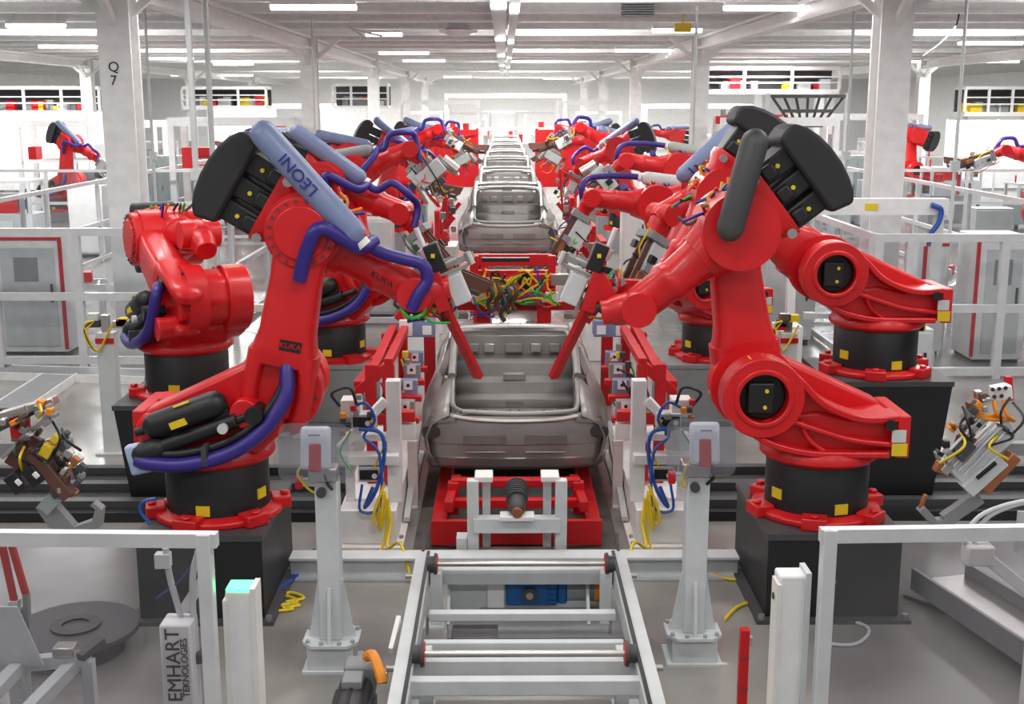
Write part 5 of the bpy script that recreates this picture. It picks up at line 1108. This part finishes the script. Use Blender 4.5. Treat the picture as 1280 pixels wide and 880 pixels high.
def bin_rack(label, px0, px1, py0, py1, Y):
    a, b = aty(px0, py1, Y), aty(px1, py0, Y); t = thing('bin_rack', label, 'rack', ((a.x + b.x) / 2, Y, 0), 0, 'racks of red bins'); hw = (b.x - a.x) / 2; h = b.z
    for x in (-hw, hw):
        for y in (0, .6): MB().bb(x - .05, x + .05, y - .05, y + .05, 0, h + .1).build('post', GRY, t)
    nr = max(2, int(h / .5)); nc = max(3, int(hw * 2 / .6))
    for r_ in range(nr):
        z = .1 + r_ * h / nr; MB().bb(-hw, hw, 0, .6, z - .04, z).build('shelf', GRY, t)
        for c in range(nc): x = -hw + (c + .5) * 2 * hw / nc; MB().hexa([(x - .2, .05, z), (x + .2, .05, z), (x + .22, .5, z), (x - .22, .5, z), (x - .24, 0, z + h / nr * .6), (x + .24, 0, z + h / nr * .6), (x + .24, .5, z + h / nr * .6), (x - .24, .5, z + h / nr * .6)]).build('bin', SRED, t)
bin_rack('rack of small red bins behind the nearest left robot head', 240, 328, 180, 206, 39.5); bin_rack('rack of red bins far right behind the columns', 905, 1000, 140, 150, 52.5); bin_rack('low rack of red bins at the far left', 288, 340, 172, 190, 44)
# tall frames, machines and bright clutter between the column rows
CL = [('white steel gantry frame behind the racks on the left', -8.3, 36.7, 3.6, 3.6), ('white gantry frame far left by the partition', -15.5, 45, 5, 3.4), ('white gantry frame left of the centre, far', -3.4, 62, 4, 4.2), ('white gantry frame right of the centre, far', 4.6, 62, 4, 4.2), ('white gantry frame behind the dark robot head', 8.2, 36.7, 3.4, 3.6), ('white gantry frame right behind the big column', 14.5, 50, 5, 3.6), ('white gantry over the far end of the line', 0, 72, 7, 4.6), ('white gantry frame far back left', -11, 70, 6, 4), ('white gantry frame far back right', 11, 70, 6, 4)]
for lab, X, Y, W2, H2_ in CL:
    t = thing('gantry_frame', lab, 'frame', (X, Y, 0), 0, 'white gantry frames in the distance')
    for sx in (-1, 1):
        for sy in (0, 1.5): MB().bb(sx * W2 / 2 - .09, sx * W2 / 2 + .09, sy - .09, sy + .09, 0, H2_).build('post', WHT, t)
    for sy in (0, 1.5): MB().bb(-W2 / 2, W2 / 2, sy - .1, sy + .1, H2_ - .25, H2_).build('beam', WHT, t); MB().bb(-W2 / 2, W2 / 2, sy - .05, sy + .05, H2_ * .55, H2_ * .55 + .1).build('beam', WHT, t)
    for k in range(4): MB().bb(-W2 / 2 + k * W2 / 4 + .2, -W2 / 2 + k * W2 / 4 + .5, .3, .9, H2_ * .55 + .1, H2_ * .55 + random.uniform(.3, .9)).build('unit', (SRED, GRY, LGR, SRED)[k], t)
rnd = random.Random(11)
ADJ = ['tall', 'low', 'wide', 'narrow', 'boxy', 'stepped']; COLN = [('white', WHT), ('pale grey', LGR), ('grey', GRY), ('grey green', CAB)]
def machine(label, X, Y, w_, d, h, m, rr):
    t = thing('assembly_machine', label, 'machine', (X, Y, 0), 0, 'machines in the bays')
    MB().bb(-w_ / 2, w_ / 2, -d / 2, d / 2, .12, h * .55).build('base', m, t, bevel=.012)
    for sx in (-1, 1):
        MB().bb(sx * (w_ / 2 - .08) - .05, sx * (w_ / 2 - .08) + .05, -d / 2 + .03, -d / 2 + .13, 0, .12).build('foot', DGR, t); MB().bb(sx * (w_ / 2 - .05) - .04, sx * (w_ / 2 - .05) + .04, -d / 2, -d / 2 + .08, h * .55, h).build('frame_post', ALU, t); MB().bb(sx * (w_ / 2 - .05) - .04, sx * (w_ / 2 - .05) + .04, d / 2 - .08, d / 2, h * .55, h).build('frame_post', ALU, t)
    MB().bb(-w_ / 2, w_ / 2, -d / 2, d / 2, h, h + .06).build('top_frame', ALU, t)
    MB().box((rr.uniform(-.2, .2) * w_, 0, h * .55 + .2), (w_ * .4, d * .4, .4)).build('tool_head', (SRED, DGR, LGR, GRY)[rr.randrange(4)], t, bevel=.01)
    MB().cyl((w_ * .3, 0, h * .55), (w_ * .3, 0, h * .9), .06, n=10).build('cylinder', (STL, SRED, BLU)[rr.randrange(3)], t)
    MB().bb(-w_ * .35, w_ * .1, -d / 2 - .02, -d / 2, .25, h * .45).build('door', WHT, t); MB().box((w_ * .35, -d / 2 - .06, h * .7), (.2, .08, .26)).build('panel', DGR, t)
    MB().cyl((-w_ * .4, 0, h + .06), (-w_ * .4, 0, h + .3), .03, n=8).build('signal_lamp', (SRED, GRN, YEL)[rr.randrange(3)], t)
ROWS = [('first', 24.5), ('second', 29.5), ('third', 33.5), ('fourth', 40.0), ('fifth', 48.0)]
LANES = [('far left lane by the wall', -16.5), ('left lane beyond the slanted fence', -13.8), ('left lane inside the slanted fence', -8.6), ('right lane inside the slanted fence', 8.4), ('right lane beyond the slanted fence', 14.6), ('far right lane by the wall', 17.4)]
for ri, (rn, Y) in enumerate(ROWS):
    for li, (ln, X) in enumerate(LANES):
        if (ri, li) in ((1, 4), (2, 4), (3, 1), (3, 0), (2, 2), (2, 3), (1, 5)) or (ri < 2 and li in (2, 3)): continue
        c = COLN[(ri * 2 + li) % 4]; ad = ADJ[(ri + li * 2) % 6]; w_ = {'wide': 2.2, 'narrow': .8}.get(ad, 1.4); h = {'tall': 2.5, 'low': 1.4}.get(ad, 1.9)
        machine('%s %s machine, %s in the %s' % (ad, c[0], rn, ln), X + rnd.uniform(-.3, .3), Y + (1.5 if abs(X) < 10 else 0) + rnd.uniform(-.3, .3), w_, 1.1, h, c[1], rnd)
# dark hopper right, behind the robots
p = aty(1022, 150, 36.0)
t = thing('dark_hopper', 'black slatted hopper hanging behind the rear right robot', 'hopper', (p.x, 37.3, 0))
za, zb = aty(1022, 158, 36).z, aty(1022, 120, 36).z
for k in range(7): f_ = -1 + k / 3; MB().bar((f_ * 1.1, 0, zb), (f_ * .45, 0, za), .07).build('slat', BLK, t)
for z, w_ in ((zb, 1.15), ((za + zb) / 2, .8), (za, .5)): MB().bb(-w_, w_, -.06, .06, z - .05, z + .05).build('cross_bar', DGR, t)
for s in (-1, 1): MB().bb(s * 1.2 - .06, s * 1.2 + .06, -.06, .06, 0, zb + .1).build('post', LGR, t)
# bright distant line equipment past the screens
for k, (X, Y, lab) in enumerate(((-2.5, 80, 'left of the far end'), (2.2, 82, 'right of the far end'), (-6, 86, 'farther left at the back wall'), (6.5, 85, 'farther right at the back wall'), (0, 92, 'straight ahead by the back wall'))):
    t = thing('distant_cell', 'white machine cell with red parts, ' + lab, 'machine', (X, Y, 0), 0, 'machine cells near the back wall')
    MB().bb(-1.6, 1.6, -.5, .5, 0, 1.4).build('base', WHT, t); 
    for s in (-1, 1): MB().bb(s * 1.5 - .08, s * 1.5 + .08, -.08, .08, 1.4, 3.4).build('post', WHT, t)
    MB().bb(-1.6, 1.6, -.1, .1, 3.3, 3.5).build('beam', WHT, t)
    for j in range(4): MB().box((-1.2 + .8 * j, 0, 1.4 + .3), (.3, .4, .6)).build('unit', (SRED, WHT, SRED, LGR)[j], t)
# wire runs under the roof at the top right and yellow clips
for lab, pts, Y, r_ in (('dark cable swooping from the roof to the long right light fitting', [(1200, -4), (1196, 30), (1178, 52), (1154, 70)], 30, .022), ('grey conduit bend below the roof at top left', [(440, 18), (440, 34), (455, 40), (478, 45)], 32, .03), ('second grey conduit bend beside the first at top left', [(425, 20), (432, 30), (452, 44), (452, 50)], 33, .03)):
    tag(MB().tube([aty(px, py, Y) for px, py in pts], r_, 6, 5).build('roof_cable', DGR if 'dark' in lab else LGR), lab, 'cable')
